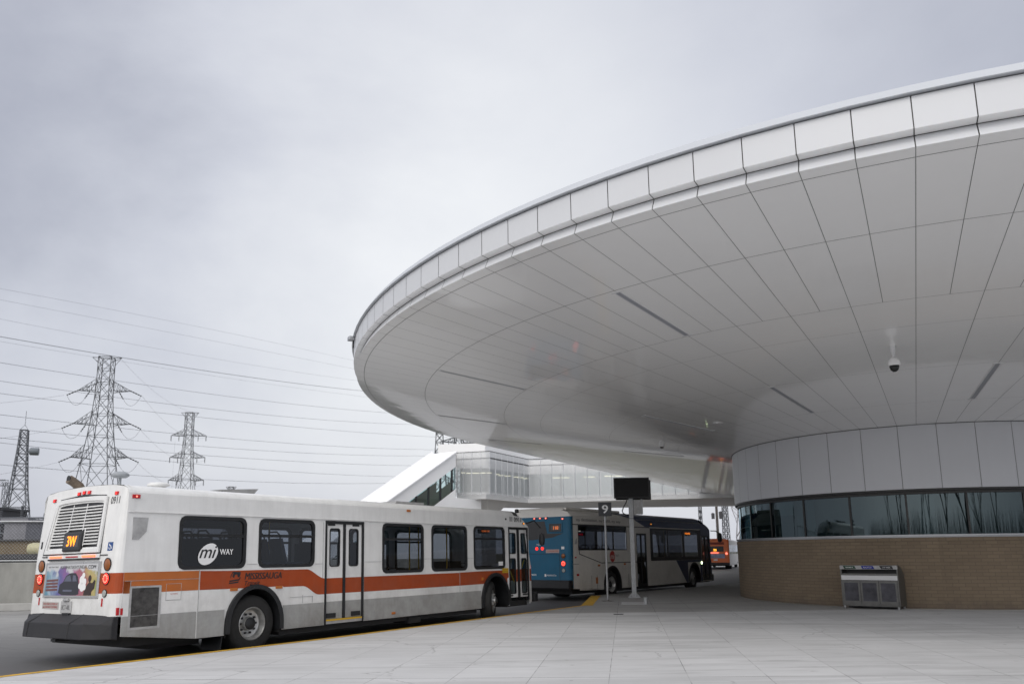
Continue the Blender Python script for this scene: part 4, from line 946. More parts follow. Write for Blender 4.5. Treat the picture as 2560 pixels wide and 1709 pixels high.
# plate, sticker, number
b=MB(); rbox(b,1.19,1.52,.815,1.0,.004,.010); pl=b.build('licence_plate',mat('plate_white',(.42,.42,.42),.5,noise=.1),bus,bevel=.004)
text('plate_text','BC7-48L',pl,RX(1.48,.865,.0115),(0,-1,0),(0,0,1),.25,.075,M['inkgrey'])
b=MB(); rbox(b,1.27,1.42,1.0,1.04,.0,.04); b.build('plate_lamp',M['silver'],bus,bevel=.01)
b=MB(); rpoly(b,[(1.60,.865),(2.12,.875),(2.12,.99),(1.60,.98)],.003); st=b.build('warning_sticker',mat('sticker_grey',(.42,.40,.38),.5),bus)
text('sticker_text','THIS VEHICLE STOPS AT',st,RX(2.09,.935,.0045),(0,-1,0),(0,0,1),.46,.034,M['inkred'],bold=.01); text('sticker_text','ALL RAILWAY CROSSINGS',st,RX(2.09,.888,.0045),(0,-1,0),(0,0,1),.46,.034,M['inkred'],bold=.01)
text('number_text','0911',bus,RX(.44,2.50,.004),(0,-1,0),(.09,0,.99),.25,.115,M['ink'],bold=.006)
b=MB(); rpoly(b,[(.19,1.77),(.33,1.77),(.33,1.90),(.19,1.90)],.003); wc=b.build('wheelchair_sticker',M['accblue'],bus)
b=MB(); c0=RX(.26,1.82,.005); b.tube([(c0[0],c0[1]+.03*math.cos(a),c0[2]+.03*math.sin(a)) for a in [math.radians(q) for q in range(100,390,29)]],.005,4); b.tube([(c0[0],.275,1.875),(c0[0],.27,1.845),(c0[0],.235,1.84),(c0[0],.22,1.80)],.006,4); b.build('symbol',M['inkw'],wc)
# yellow/black stickers on the left corner
b=MB(); rpoly(b,[(2.37,1.85),(2.42,1.85),(2.42,1.97),(2.37,1.97)],.003); b.build('sticker',M['ink'],bus)
# bumper
b=MB(); prof=[(-2.52,.80),(-2.63,.80),(-2.84,.68),(-2.87,.45),(-2.52,.43)]
def bsec(y,f,zt=0): return [(x if x>-2.6 else -2.6+(x+2.6)*f, y, z-(zt if z>.6 else 0)) for x,z in prof]
secs=[bsec(-.0,.10,.02),bsec(.16,.55,.01),bsec(.42,1),bsec(1.3,1.03),bsec(W-.42,1),bsec(W-.16,.55,.01),bsec(W,.10,.02)]
vs=[p for s_ in secs for p in s_]; n=5; fs=[]
for i in range(len(secs)-1):
    for k in range(n): fs.append((i*n+k,i*n+(k+1)%n,(i+1)*n+(k+1)%n,(i+1)*n+k))
fs+= [tuple(range(n)),tuple(range((len(secs)-1)*n,len(secs)*n))]
b.add(vs,fs); bo=b.build('rear_bumper',M['bumper'],bus,bevel=.012)
b=MB()
for y in (.80,2.05): b.tube([(-2.62,y,.805),(-2.845,y,.685),(-2.875,y,.45)],.006,4)
b.build('bumper_groove',M['ink'],bo)
b=MB(); b.box(-2.84,-2.60,1.18,1.32,.40,.44); b.box(-2.66,-2.6,1.2,1.4,.79,.82); b.build('tow_hook',M['black'],bo)
# roof fittings
b=MB(); b.tube([(-2.15,2.0,2.70),(-2.16,2.0,2.82),(-2.22,2.0,2.91),(-2.33,2.01,2.985),(-2.40,2.01,3.02)],[.075,.08,.078,.075,.077],16); b.build('exhaust_pipe',M['exhaust'],bus,smooth=True)
b=MB(); b.lathe([(.06,0),(.06,.01)],(-2.412,2.01,3.025),'x',16); b.build('exhaust_mouth',M['ink'],bus)
b=MB(); b.lathe([(.07,2.78),(.05,2.90),(.025,2.95),(.025,3.06)],(-1.75,1.55,0)); b.lathe([(.0,3.05),(.11,3.06),(.15,3.09),(.15,3.12),(.09,3.16),(0,3.17)],(-1.75,1.55,0)); b.build('antenna',mat('antenna_grey',(.3,.32,.34),.5),bus,smooth=True)
b=MB(); b.lathe([(.0,2.80),(.12,2.80),(.12,2.90),(.13,2.91),(.19,2.925),(.19,2.955),(.15,2.985),(0,3.0)],(-1.2,1.25,0)); b.build('roof_dome',M['white'],bus,smooth=True)
b=MB(); b.add([(-.35,.55,2.83),(.35,.55,2.83),(.35,1.3,2.86),(-.35,1.3,2.86),(-.42,.52,2.86),(.42,.52,2.92),(.42,1.35,2.93),(-.42,1.35,2.87)],[(0,3,2,1),(4,5,6,7),(0,1,5,4),(1,2,6,5),(2,3,7,6),(3,0,4,7)]); b.build('roof_hatch',M['vent'],bus)
b=MB(); b.box(4.4,5.4,.6,1.5,2.84,2.89); b.add([(5.4,.6,2.87),(6.1,.6,2.90),(6.1,1.5,2.95),(5.4,1.5,2.90)],[(0,1,2,3)]); b.build('roof_hatch',M['vent'],bus)
# mirrors and bike rack
b=MB(); b.tube([(9.1,.15,2.45),(9.45,.0,2.55),(9.60,-.10,2.35)],.018,6); b.lathe([(0,-.16),(.07,-.13),(.09,0),(.07,.16),(0,.2)],(9.62,-.12,2.02)); b.build('mirror',M['black'],bus,smooth=True)
b=MB(); b.tube([(9.1,W-.15,2.45),(9.45,W,2.55),(9.60,W+.10,2.35)],.018,6); b.lathe([(0,-.16),(.07,-.13),(.09,0),(.07,.16),(0,.2)],(9.62,W+.12,2.02)); b.build('mirror',M['black'],bus,smooth=True)
b=MB(); b.lathe([(0,-.05),(.05,-.04),(.06,0),(.05,.05),(0,.06)],(8.85,.18,2.80)); b.build('camera_pod',M['black'],bus,smooth=True)
b=MB(); b.box(9.42,9.62,.05,W-.05,.37,.62); b.build('front_bumper',M['bumper'],bus,bevel=.03)
# interior
b=MB(); b.box(-2.3,9.0,.06,W-.06,.40,.42) if False else b.box(.65,6.85,.06,W-.06,.40,.42); b.box(-2.4,.64,.06,W-.06,1.15,1.17); b.box(-2.4,9.0,.05,W-.05,2.42,2.44); b.box(-2.42,-2.40,.06,W-.06,1.0,2.42); b.build('interior_lining',M['dark'],bus)
for y in (.55,W-.55):
    b=MB(); b.box(-2.0,8.6,y-.06,y+.06,2.40,2.415); b.build('ceiling_light',M['dark'],bus)
def busseat(par,x,y,z=1.17):
    b=MB(); b.box(x,x+.42,y-.21,y+.21,z+.32,z+.38); 
    b.add([(x,y-.2,z+.36),(x,y+.2,z+.36),(x-.12,y+.18,z+.82),(x-.12,y-.18,z+.82),(x+.05,y-.2,z+.36),(x+.05,y+.2,z+.36),(x-.07,y+.18,z+.82),(x-.07,y-.18,z+.82)],[(0,1,2,3),(4,7,6,5),(0,4,5,1),(1,5,6,2),(2,6,7,3),(3,7,4,0)])
    b.box(x+.1,x+.3,y-.04,y+.04,z,z+.32); o=b.build('seat',M['seat'],par)
    b=MB(); b.tube([(x-.02,y-.17,z+.40),(x-.13,y-.16,z+.88),(x-.15,y-.10,z+.94),(x-.15,y+.10,z+.94),(x-.13,y+.16,z+.88),(x-.02,y+.17,z+.40)],.016,6); b.build('seat_rail',M['black'],o,smooth=True)
for x in (-1.5,-.7,.1,.85): 
    for y in (.40,.85,1.75,2.2): busseat(bus,x,y)
for x in (3.3,4.1,4.9,5.7): 
    for y in (1.75,2.2): busseat(bus,x,y,.42)
for x in (3.6,4.5,5.5): busseat(bus,x,.40,.42)
for x,y in ((-1.35,.75),(.2,.72),(1.1,1.0),(1.15,1.9),(2.9,.65),(3.75,.75),(3.7,1.6),(5.1,.8),(6.4,.7),(6.5,1.7)):
    b=MB(); b.tube([(x,y,.42 if x>.65 else 1.17),(x,y,2.42)],.017,8); b.build('grab_pole',M['yellow'],bus,smooth=True)
b=MB(); b.box(2.75,2.79,.08,.8,.42,1.9); b.box(1.58,1.62,.08,.8,1.17,1.9); b.build('modesty_panel',M['dark'],bus)
b=MB(); b.box(6.9,7.2,1.5,2.5,.9,1.0) ; b.box(7.6,8.1,1.55,2.3,.5,1.5); b.box(8.6,9.1,1.2,2.5,.45,1.35); b.build('driver_cabin',M['dark'],bus)
b=MB(); b.lathe([(.22,0),(.235,.0),(.235,.02),(.22,.02)],(8.5,1.95,1.42)); b.build('steering_wheel',M['black'],bus)
# ---------------------------------------------------------------- blue backed bus
W2=2.6
bb=empty('city_bus','blue backed bus with grey white and dark navy sides behind the number 9 sign','bus',(4.36,30.3,0),(0,0,PI/2-.65),'buses at the station')
s2=Shell(W2,[(.4,-2.93),(1.6,-2.93),(2.3,-2.90),(2.95,-2.86),(3.3,-2.80)],[(.35,9.85),(1.3,9.82),(2.0,9.72),(2.6,9.45),(2.9,9.2),(3.05,8.9),(3.2,8.4)],
         [(0,2.93),(.02,2.95),(.12,3.08),(.3,3.16),(.7,3.19),(1.3,3.2)],-2.83,9.45,.33,2.66,.14,.42)
def lo2(x): return .33 if x>-.7 else .33+(-.7-x)*.05
h2=[(-2.38,-.46,1.78,2.60),(-.38,1.14,1.78,2.60),(2.0,2.87,.33,2.40),(8.42,9.32,.36,2.38),(-.68,.68,.33,1.17),(6.85,8.15,.33,1.2),(3.45,4.75,1.45,2.55),(4.9,6.3,1.45,2.55),(6.55,7.95,1.45,2.55)]
b=MB(); s2.side(b,0,[-2.83,-.7,9.45]+[h[0] for h in h2]+[h[1] for h in h2],[.33,2.66]+[h[2] for h in h2]+[h[3] for h in h2],h2,lo2)
s2.arch(b,0,0,.68,.33,1.17); s2.arch(b,0,7.5,.65,.33,1.2)
h3=[(-2.38,-.46,1.6,2.60),(-.2,1.5,1.5,2.60),(1.8,3.2,1.45,2.55),(3.45,4.75,1.45,2.55),(4.9,6.3,1.45,2.55),(6.55,7.95,1.45,2.55),(8.2,9.3,1.3,2.5),(-.68,.68,.33,1.17),(6.85,8.15,.33,1.2)]
s2.side(b,W2,[-2.83,-.7,9.45]+[h[0] for h in h3]+[h[1] for h in h3],[.33,2.66]+[h[2] for h in h3]+[h[3] for h in h3],h3,lo2)
s2.roof(b,-2.83,8.4)
for y in (0,W2): b.add([(8.4,y,2.66),(9.45,y,2.66),(9.2,y,2.8),(8.9,y,2.9),(8.4,y,2.93)],[(0,1,2,3,4)],2)
s2.cap(b,False,[.72,1.65,2.3,2.93],lambda y,z:1 if z<2.93 else 0)
s2.cap(b,True,[.36,1.2,2.45,2.66,2.8,2.95],lambda y,z:3 if (1.2<z<2.45) else 2)
b.build('body',[M['busgrey'],M['blue'],M['navy'],M['busglass_dark']],bb)
def poly2(name,pts,m,y=-.004,par=bb):
    b=MB(); b.add([(x,y,z) for x,z in pts],[tuple(range(len(pts)))]); return b.build(name,m,par)
# painted areas and black glazing bands
poly2('blue_corner_band',[(-2.83,.45),(-2.79,.45),(-2.74,2.93),(-2.83,2.93)],M['blue'])
bd=MB()
for a,c_,d,e in ((3.22,3.45,1.31,2.63),(4.75,4.9,1.31,2.63),(6.3,6.55,1.31,2.63),(7.95,8.38,1.31,2.63),(3.45,4.75,1.31,1.45),(4.9,6.3,1.31,1.45),(6.55,7.95,1.31,1.45),(3.45,4.75,2.55,2.63),(4.9,6.3,2.55,2.63),(6.55,7.95,2.55,2.63),
 (-2.42,-2.38,1.745,2.63),(-.46,-.38,1.745,2.63),(1.14,1.19,1.745,2.63),(-2.38,-.46,1.745,1.78),(-.38,1.14,1.745,1.78),(-2.38,-.46,2.6,2.63),(-.38,1.14,2.6,2.63),(-2.79,3.2,2.632,2.662)): bd.quad((a,-.005,d),(c_,-.005,d),(c_,-.005,e),(a,-.005,e))
bd.build('black_glazing_band',M['ink'],bb)
poly2('navy_side',[(2.79,2.668),(9.3,2.668),(9.15,2.80),(8.95,2.88),(8.4,2.925),(1.9,2.925)],M['navy'])
nv=[(5.62,1.305),(6.62,.335),(6.83,.335),(6.83,.7),(6.95,1.0),(7.2,1.20),(7.8,1.20),(8.1,.95),(8.16,.7),(8.16,.36),(8.40,.36),(8.40,1.305)]
b=MB(); 
for q in ([(5.62,1.305),(6.62,.335),(6.83,.335),(6.83,1.305)],[(6.83,1.205),(8.16,1.205),(8.16,1.305),(6.83,1.305)],[(8.16,.34),(8.40,.34),(8.40,1.305),(8.16,1.305)]): b.add([(x,-.004,z) for x,z in q],[(0,1,2,3)])
b.build('navy_lower_side',M['navy'],bb)
b=MB(); b.quad((1.9,-.0,2.929),(8.38,-.0,2.929),(8.38,.02,2.955),(1.6,.02,2.955)); b.quad((1.6,.0,2.957),(8.38,.0,2.957),(8.38,.11,3.085),(.85,.11,3.085)); b.quad((.85,.11,3.085),(8.38,.11,3.085),(8.38,.3,3.168),(.1,.3,3.168)); b.build('navy_roof_side',M['navy'],bb)
b=MB(); b.quad((9.32,-.004,.36),(9.44,-.004,.36),(9.44,-.004,2.655),(9.32,-.004,2.655)); b.quad((8.3,-.003,2.38),(9.45,-.003,2.38),(9.45,-.003,2.66),(8.3,-.003,2.66)); b.build('navy_front_post',M['navy'],bb)
b=MB()
b.tube([(-2.36,-.006,1.745),(-2.36,-.006,1.62),(-.81,-.006,1.285),(2.0,-.006,1.285)],.014,4); b.tube([(-2.79,-.004,1.27),(-2.4,-.004,1.27)],.006,4)
for x in (-1.55,-1.15,1.25): b.tube([(x,-.004,.36),(x,-.004,.85)],.005,4)
b.build('panel_joints',M['black'],bb)
poly2('air_vent',[(-2.66,1.96),(-2.50,1.96),(-2.51,2.16),(-2.55,2.16)],M['vent'],-.006)
b=MB(); b.box(-2.8,1.55,-.02,.0,2.935,2.96); b.box(-2.8,1.55,W2,W2+.02,2.935,2.96); b.build('roof_edge_rail',M['busgrey'],bb)
for k,(a,c_,d,e) in enumerate([h2[0],h2[1],h2[6],h2[7],h2[8]]):
    g=MB(); g.quad((a,.01,d),(c_,.01,d),(c_,.01,e),(a,.01,e)); g.build('window',M['busglass'] if k==4 else M['busglass_dark'],bb)
for k,(a,c_,d,e) in enumerate(h3[:7]):
    g=MB(); g.quad((a,W2-.01,d),(c_,W2-.01,d),(c_,W2-.01,e),(a,W2-.01,e)); g.build('window',M['busglass_dark'] if k<3 else M['busglass'],bb)
b=MB(); 
for a,c_,d,e,_ in ((2.0,2.05,.34,2.40,0),(2.82,2.87,.34,2.40,0),(2.41,2.46,.42,2.35,0),(2.05,2.82,2.33,2.40,0),(2.05,2.82,.34,.44,0)): b.box(a,c_,.0,.05,d,e)
do=b.build('rear_door',M['black'],bb)
g=MB(); g.quad((2.05,.03,.44),(2.82,.03,.44),(2.82,.03,2.33),(2.05,.03,2.33)); g.build('pane',M['busglass_dark'],do)
b=MB()
for a,c_,d,e in ((8.42,8.47,.36,2.38),(9.27,9.32,.36,2.38),(8.84,8.91,.42,2.35),(8.47,9.27,2.32,2.38),(8.47,9.27,.36,.46)): b.box(a,c_,.0,.05,d,e)
do=b.build('front_door',M['black'],bb); g=MB(); g.quad((8.47,.03,.46),(9.27,.03,.46),(9.27,.03,2.32),(8.47,.03,2.32)); g.build('pane',M['busglass'],do)
b=MB()
for cx,zt in ((0,1.17),(7.5,1.2)): 
    b.box(cx-.6,cx+.6,.60,.62,.3,1.14); b.box(cx-.62,cx+.62,.05,.6,zt-.02,zt); b.box(cx-.6,cx+.6,W2-.62,W2-.6,.3,1.14)
    for x in (cx-.64,cx+.62): b.box(x,x+.02,.03,.6,.3,1.14)
b.build('wheel_housing',M['dark'],bb)
fender(bb,0,.60,.665,1.175,y0=-.02,y1=.01); fender(bb,7.5,.60,.64,1.2,y0=-.02,y1=.01)
wheel(bb,0,.05,-1,0,True); wheel(bb,0,W2-.05,1,0,True); wheel(bb,7.45,.07,-1); wheel(bb,7.45,W2-.07,1)
b=MB(); b.box(.7,6.8,.12,W2-.1,.22,.36); b.box(-2.4,-.7,.3,W2-.3,.22,.5); b.box(8.2,9.4,.1,W2-.1,.28,.4); b.build('chassis',M['dark'],bb)
# lettering and marks
for wd_,x_,w_ in (('my',-2.5,.24),('destination,',-2.18,1.16),('my',-.92,.24),('route,',-.60,.56),('my',.06,.24),('way',.38,.36)):
    hh_=.105 if wd_ in ('my','way') else (.13 if wd_[0]=='d' else .12)
    text('slogan_text',wd_,bb,(x_,-.006,2.735 if wd_ in ('my','way') else 2.755),(1,0,0),(0,0,1),w_,hh_,M['inkgrey'],bold=.01)
b=MB(); b.add([(.02+.20*math.cos(2*PI*k/24),-.006,1.515+.21*math.sin(2*PI*k/24)) for k in range(24)],[tuple(range(24))]); lo_=b.build('logo_disc',mat('red_logo',(.42,.03,.02),.4),bb)
text('logo_letters','mi',lo_,(-.14,-.009,1.42),(1,0,0),(0,0,1),.32,.19,M['busgrey'],shear=.3,bold=.01)
text('logo_word','WAY',bb,(.27,-.006,1.50),(1,0,0),(0,0,1),.26,.09,M['inkgrey'])
for x,z,m,c_ in ((-1.02,1.20,M['amberdim'],None),(.95,1.22,M['amberdim'],None),(3.31,2.79,M['amber'],M['amberlit']),(-2.5,.9,M['redlens'],None)): marker(x,z,m,.14,.07,bb,c_,y=-.005)
marker(-2.62,1.5,M['redlens'],.08,.05,bb)
b=MB(); b.box(-1.25,-1.12,-.012,0,.56,.78); b.build('fuel_sticker',M['amberdim'],bb)
lens(bb,(8.33,-.006,1.16),.06,('y',-1),mat('lit_side_lamp',(.8,1,.55),.3,emit=5),'side_lamp',rim=False)
# interior lights and signs
b=MB(); b.box(-2.1,1.0,1.95,2.05,2.50,2.53); b.build('ceiling_light',M['tube'],bb)
b=MB(); b.box(-2.4,9.2,.06,W2-.06,2.64,2.65); b.box(-2.6,.9,.06,W2-.06,1.0,1.02); b.box(.9,9.3,.06,W2-.06,.38,.40); b.box(-2.6,-2.58,.06,W2-.06,1.0,2.6); b.build('interior_lining',M['dark'],bb)
b=MB(); b.box(.0,.04,1.2,1.8,2.30,2.42); sg=b.build('inside_sign',M['ink'],bb); text('sign_text','STOP REQ',sg,(-.006,1.75,2.33),(0,-1,0),(0,0,1),.5,.06,M['ledred'],bold=.03)
b=MB(); b.box(6.72,7.35,.05,.1,2.36,2.53); sg=b.build('side_destination_sign',M['ink'],bb); text('sign_text','110 SQUARE',sg,(6.75,.045,2.405),(1,0,0),(0,0,1),.56,.10,M['led'],bold=.03)
for x in (-1.9,-1.1,-.3,.4): 
    for y in (.45,1.75,2.2): busseat(bb,x,y,1.0)
for x in (3.4,4.2,5.0,5.8): 
    for y in (1.75,2.2): busseat(bb,x,y,.40)
for x in (-1.6,-.6,.7,1.6,3.3,4.6,6.2):
    b=MB(); b.tube([(x,.8,.4),(x,.8,2.62)],.017,6); b.build('grab_pole',M['yellow'],bb)
# ---- rear
def RX2(t,z,n=0): return (interp(s2.xr,z)-n,t,z)
def q2(name,pts,n,m,par=bb): b=MB(); b.add([RX2(t,z,n) for t,z in pts],[tuple(range(len(pts)))]); return b.build(name,m,par)
def b2(name,t0,t1,z0,z1,n0,n1,m,par=bb,bev=0):
    b=MB(); b.add([RX2(t0,z0,n0),RX2(t1,z0,n0),RX2(t1,z1,n0),RX2(t0,z1,n0),RX2(t0,z0,n1),RX2(t1,z0,n1),RX2(t1,z1,n1),RX2(t0,z1,n1)],[(0,1,2,3),(4,7,6,5),(0,4,5,1),(1,5,6,2),(2,6,7,3),(3,7,4,0)]); return b.build(name,m,par,bevel=bev)
q2('rear_window',[(2.38,2.76),(1.10,2.78),(.98,2.34),(.30,2.34),(.75,2.20),(1.6,2.12),(2.38,2.14)],.005,M['ink'])
sg=b2('rear_sign',.32,.96,2.37,2.72,.0,.02,M['blue'],bev=.02); b2('sign_face',.37,.90,2.40,2.68,.02,.022,M['ink'],sg); b2('sign_window',.42,.80,2.46,2.62,.022,.0235,mat('sign_smoke',(.06,.055,.055),.3),sg)
text('route_text','110',sg,RX2(.70,2.475,.0255),(0,-1,0),(0,0,1),.20,.12,M['leddim'],bold=.02)
b2('roof_fairing',.35,2.25,2.97,3.24,-.2,-.02,M['busgrey'],bev=.05)
b=MB(); b.box(-2.75,1.2,.25,2.35,3.15,3.26); b.build('roof_unit',M['busgrey'],bb,bevel=.04)
b=MB(); b.add([RX2(1.72+.06*math.cos(2*PI*k/14),3.09+.06*math.sin(2*PI*k/14),-.016) for k in range(14)],[tuple(range(14))]); b.build('maker_emblem',M['accblue'],bb)
for t,z in ((1.54,2.885),(1.29,2.89),(1.04,2.885),(.33,2.845),(2.25,2.845)):
    o=b2('marker_lamp',t-.055,t+.055,z-.03,z+.03,-.01,.02,M['redlens']); b2('bulb',t-.028,t+.028,z-.02,z+.02,.02,.024,M['redhot'],o)
for t in (1.42,1.18): lens(bb,RX2(t,1.815,0),.06,('x',-1),M['redlit'],'brake_lamp',rim=False)
text('number_text','1061',bb,RX2(1.42,1.93,.004),(0,-1,0),(0,0,1),.22,.06,M['inkw'])
for t in (.30,2.3):
    lens(bb,RX2(t,1.555,0),.075,('x',-1),M['amber'],'turn_lamp'); lens(bb,RX2(t,1.295,0),.085,('x',-1),M['redlit'],'tail_lamp',m2=M['redhot']); lens(bb,RX2(t,1.06,0),.065,('x',-1),M['clearlens'],'reversing_lamp')
st=q2('warning_sticker',[(1.03,1.665),(.47,1.665),(.47,1.785),(1.03,1.785)],.004,mat('sticker_pink',(.45,.33,.30),.5)); text('sticker_text','DO NOT PASS WHEN STOPPED',st,RX2(1.0,1.70,.006),(0,-1,0),(0,0,1),.50,.05,M['inkred'])
st=q2('white_sticker',[(.38,1.79),(.26,1.79),(.26,1.88),(.38,1.88)],.004,M['inkw'])
text('name_text','express',bb,RX2(1.95,.845,.004),(0,-1,0),(0,0,1),.50,.085,M['inkw'],bold=.01)
text('name_text','MISSISSAUGA',bb,RX2(1.0,.86,.004),(0,-1,0),(0,0,1),.40,.055,M['inkw']); q2('logo_block',[(1.10,.84),(1.03,.84),(1.03,.93),(1.10,.93)],.004,M['inkw'])
b=MB()
for p in ([RX2(2.35,1.63,.003),RX2(.48,1.63,.003)],[RX2(.46,1.63,.003),RX2(.46,.73,.003)],[RX2(2.14,1.63,.003),RX2(2.14,.73,.003)]): b.tube(p,.006,4)
b.build('engine_door_joint',M['ink'],bb)
b=MB(); b.prism([(-2.83,.40),(-2.83,.73),(-3.0,.72),(-3.06,.66),(-3.06,.46),(-3.0,.40)],.02,W2-.02,0,'y')
for i,v in enumerate(b.v): b.v[i]=(v[0],v[2],v[1]) if False else v
b.build('rear_bumper',M['bumper'],bb,bevel=.03)
for yy,sg_ in ((-.12,-1),(W2+.12,1)):
    b=MB(); b.tube([(9.5,yy*.3 if yy<0 else W2,2.62),(9.9,yy,2.62),(10.25,yy*1.2 if yy<0 else W2+.16,2.5)],.022,6); b.lathe([(0,-.22),(.10,-.17),(.12,0),(.10,.2),(0,.25)],(10.28,yy*1.3 if yy<0 else W2+.18,2.3)); b.build('mirror',M['black'],bb,smooth=True)
b=MB(); b.box(9.7,9.98,.1,W2-.1,.30,.62); b.build('front_bumper',M['black'],bb,bevel=.06)
# ---------------------------------------------------------------- orange bus far behind
ob_=empty('city_bus','distant orange backed bus with grey side stopped beyond the front of the blue bus','bus',(22.75,77.8,0),(0,0,PI/2-.36),'buses at the station')
s3=Shell(2.59,[(.4,-2.62),(1.0,-2.61),(1.73,-2.585),(2.65,-2.50),(2.9,-2.475)],[(.37,9.3),(2.0,9.3),(2.5,9.1),(2.8,8.8)],[(0,2.66),(.06,2.745),(.4,2.81),(1.295,2.84)],-2.48,9.0,.34,2.36,.14,.3)
b=MB(); hh=[(-2.0,-.4,1.4,2.25),(.0,1.4,1.4,2.25),(1.8,3.2,1.4,2.25),(3.5,5.0,1.4,2.25),(5.3,8.6,1.4,2.25)]
for y in (0,2.59): s3.side(b,y,[-2.48,9.0]+[h[0] for h in hh]+[h[1] for h in hh],[.34,1.4,2.25,2.36],hh,lambda x:.34)
s3.roof(b,-2.48,8.8); s3.cap(b,False,[.6,1.2,2.3],lambda y,z:1); s3.cap(b,True,[.4,1.2,2.3],lambda y,z:0); b.build('body',[M['busgrey'],M['obus']],ob_)
for h in hh:
    for y in (.01,2.58): g=MB(); g.quad((h[0],y,h[2]),(h[1],y,h[2]),(h[1],y,h[3]),(h[0],y,h[3])); g.build('window',M['busglass_dark'],ob_)
def b3(name,t0,t1,z0,z1,n0,n1,m,par=ob_,bev=0):
    b=MB(); R=lambda t,z,n:(interp(s3.xr,z)-n,t,z)
    b.add([R(t0,z0,n0),R(t1,z0,n0),R(t1,z1,n0),R(t0,z1,n0),R(t0,z0,n1),R(t1,z0,n1),R(t1,z1,n1),R(t0,z1,n1)],[(0,1,2,3),(4,7,6,5),(0,4,5,1),(1,5,6,2),(2,6,7,3),(3,7,4,0)]); return b.build(name,m,par,bevel=bev)
b3('engine_grille',.45,2.1,2.28,2.5,.0,.01,mat('dull_red_grille',(.22,.035,.02),.6)); b3('rear_window',.5,2.1,1.62,2.12,.0,.012,M['ink'])
sg=b3('rear_sign',.95,1.6,1.66,1.88,.02,.05,M['ink']); text('route_text','35',sg,(-2.66,1.42,1.68),(0,-1,0),(0,0,1),.26,.2,M['amberlit'],bold=.05)
b3('brake_bar',.95,1.7,1.48,1.56,.02,.05,M['redhot']); b3('advert_panel',.42,2.12,1.02,1.42,.0,.02,mat('blue_white_advert',(.35,.42,.62),.4,noise=.5,nscale=3)); b3('licence_plate',1.1,1.45,.80,.93,.0,.01,M['inkw'])
for t in (.25,2.3): lens(ob_,(-2.605,t,1.45),.11,('x',-1),M['redhot'],'tail_lamp',rim=False)
b3('rear_bumper',0,2.59,.38,.62,-.05,.25,M['bumper'],bev=.03)
for x in (0,7.4):
    for y,s_ in ((.05,-1),(2.54,1)): wheel(ob_,x,y,s_,0,x==0)
b=MB(); b.box(-2.3,9.0,.1,2.49,.3,.42); b.build('chassis',M['dark'],ob_)
# ================================================================ THINGS ON THE PLATFORM
def face_rot(x,y): return math.atan2(-x,y)  # local +Y away from the camera, -Y towards it
sp=empty('bus_stop_sign','slim grey pole with a dark square sign reading 9','sign',(3.52,25.73,.15),(0,0,-.10))
b=MB(); b.tube([(0,0,.01),(0,0,2.75)],.03,14); b.build('pole',M['steel'],sp,smooth=True)
b=MB(); b.lathe([(0,0),(.19,0),(.19,.012),(.05,.02),(.045,.05),(.03,.055)],(0,0,0),n=24); b.build('base_plate',mat('base_brown_steel',(.16,.15,.14),.6),sp)
b=MB(); b.box(-.21,.21,-.045,-.033,2.665,3.105); sg=b.build('sign_panel',mat('dark_sign_face',(.022,.024,.03),.4),sp,bevel=.004)
text('sign_number','9',sg,(-.085,-.048,2.76),(1,0,0),(0,0,1),.18,.26,M['inkw'],bold=.02)
b=MB(); b.box(-.03,.03,-.034,.03,2.7,3.05); b.build('sign_bracket',M['steel'],sp)
# screen post
sc=empty('screen_post','galvanised post carrying two black display screens back to back and a grey box','display',(4.69,27.65,.15),(0,0,-.08))
b=MB(); b.box(-.075,.075,-.075,.075,.02,3.42); b.build('post',M['steel'],sc,bevel=.012)
b=MB(); b.box(-.19,.19,-.19,.19,0,.025)
b.build('base_plate',M['steel'],sc)
for dx in (-.13,.13):
    for dy in (-.13,.13):
        b=MB(); b.lathe([(.028,.025),(.028,.06),(.015,.065),(.015,.10),(0,.10)],(dx,dy,0),n=6); b.build('anchor_bolt',M['steel'],sc)
b=MB()
for q in range(4):
    a=q*PI/2; c,s_=math.cos(a),math.sin(a)
    b.add([(.075*c-.006*s_,.075*s_+.006*c,.025),(.18*c-.006*s_,.18*s_+.006*c,.025),(.075*c-.006*s_,.075*s_+.006*c,.17),(.075*c+.006*s_,.075*s_-.006*c,.025),(.18*c+.006*s_,.18*s_-.006*c,.025),(.075*c+.006*s_,.075*s_-.006*c,.17)],[(0,1,2),(3,5,4),(0,3,4,1),(1,4,5,2),(2,5,3,0)])
b.build('gusset',M['steel'],sc)
def screen(y,x0,x1,z0,z1,tilt):
    b=MB(); b.box(x0,x1,y-.05,y+.05,z0,z1); o=b.build('screen',mat('screen_case',(.012,.012,.013),.4),sc,bevel=.01)
    g=MB(); yy=y-.0525 if y<0 else y+.0525; g.box(x0+.035,x1-.035,min(yy,yy+.002),max(yy,yy+.002),z0+.035,z1-.035); g.build('glass',mat('dead_screen_glass',(.004,.004,.005),.45,spec=.25),o)
screen(-.16,-.58,.64,3.35,4.06,0); screen(.16,-.50,.72,3.31,4.00,0)
b=MB(); b.box(-.10,.10,-.12,.12,3.36,3.62); b.build('bracket',M['black'],sc)
b=MB(); b.box(.085,.33,-.10,.06,2.80,3.30); b.build('control_box',M['vent'],sc,bevel=.01)
b=MB(); b.box(.335,.40,-.10,.16,2.80,3.32); b.build('control_box',M['steel'],sc,bevel=.008)
b=MB(); b.tube([(-.12,-.08,3.38),(-.16,-.10,3.22),(-.26,-.10,3.05),(-.31,-.09,2.92),(-.28,-.09,2.84),(-.2,-.08,2.80),(-.08,-.08,2.76)],.018,8); b.build('cable',M['black'],sc,smooth=True)
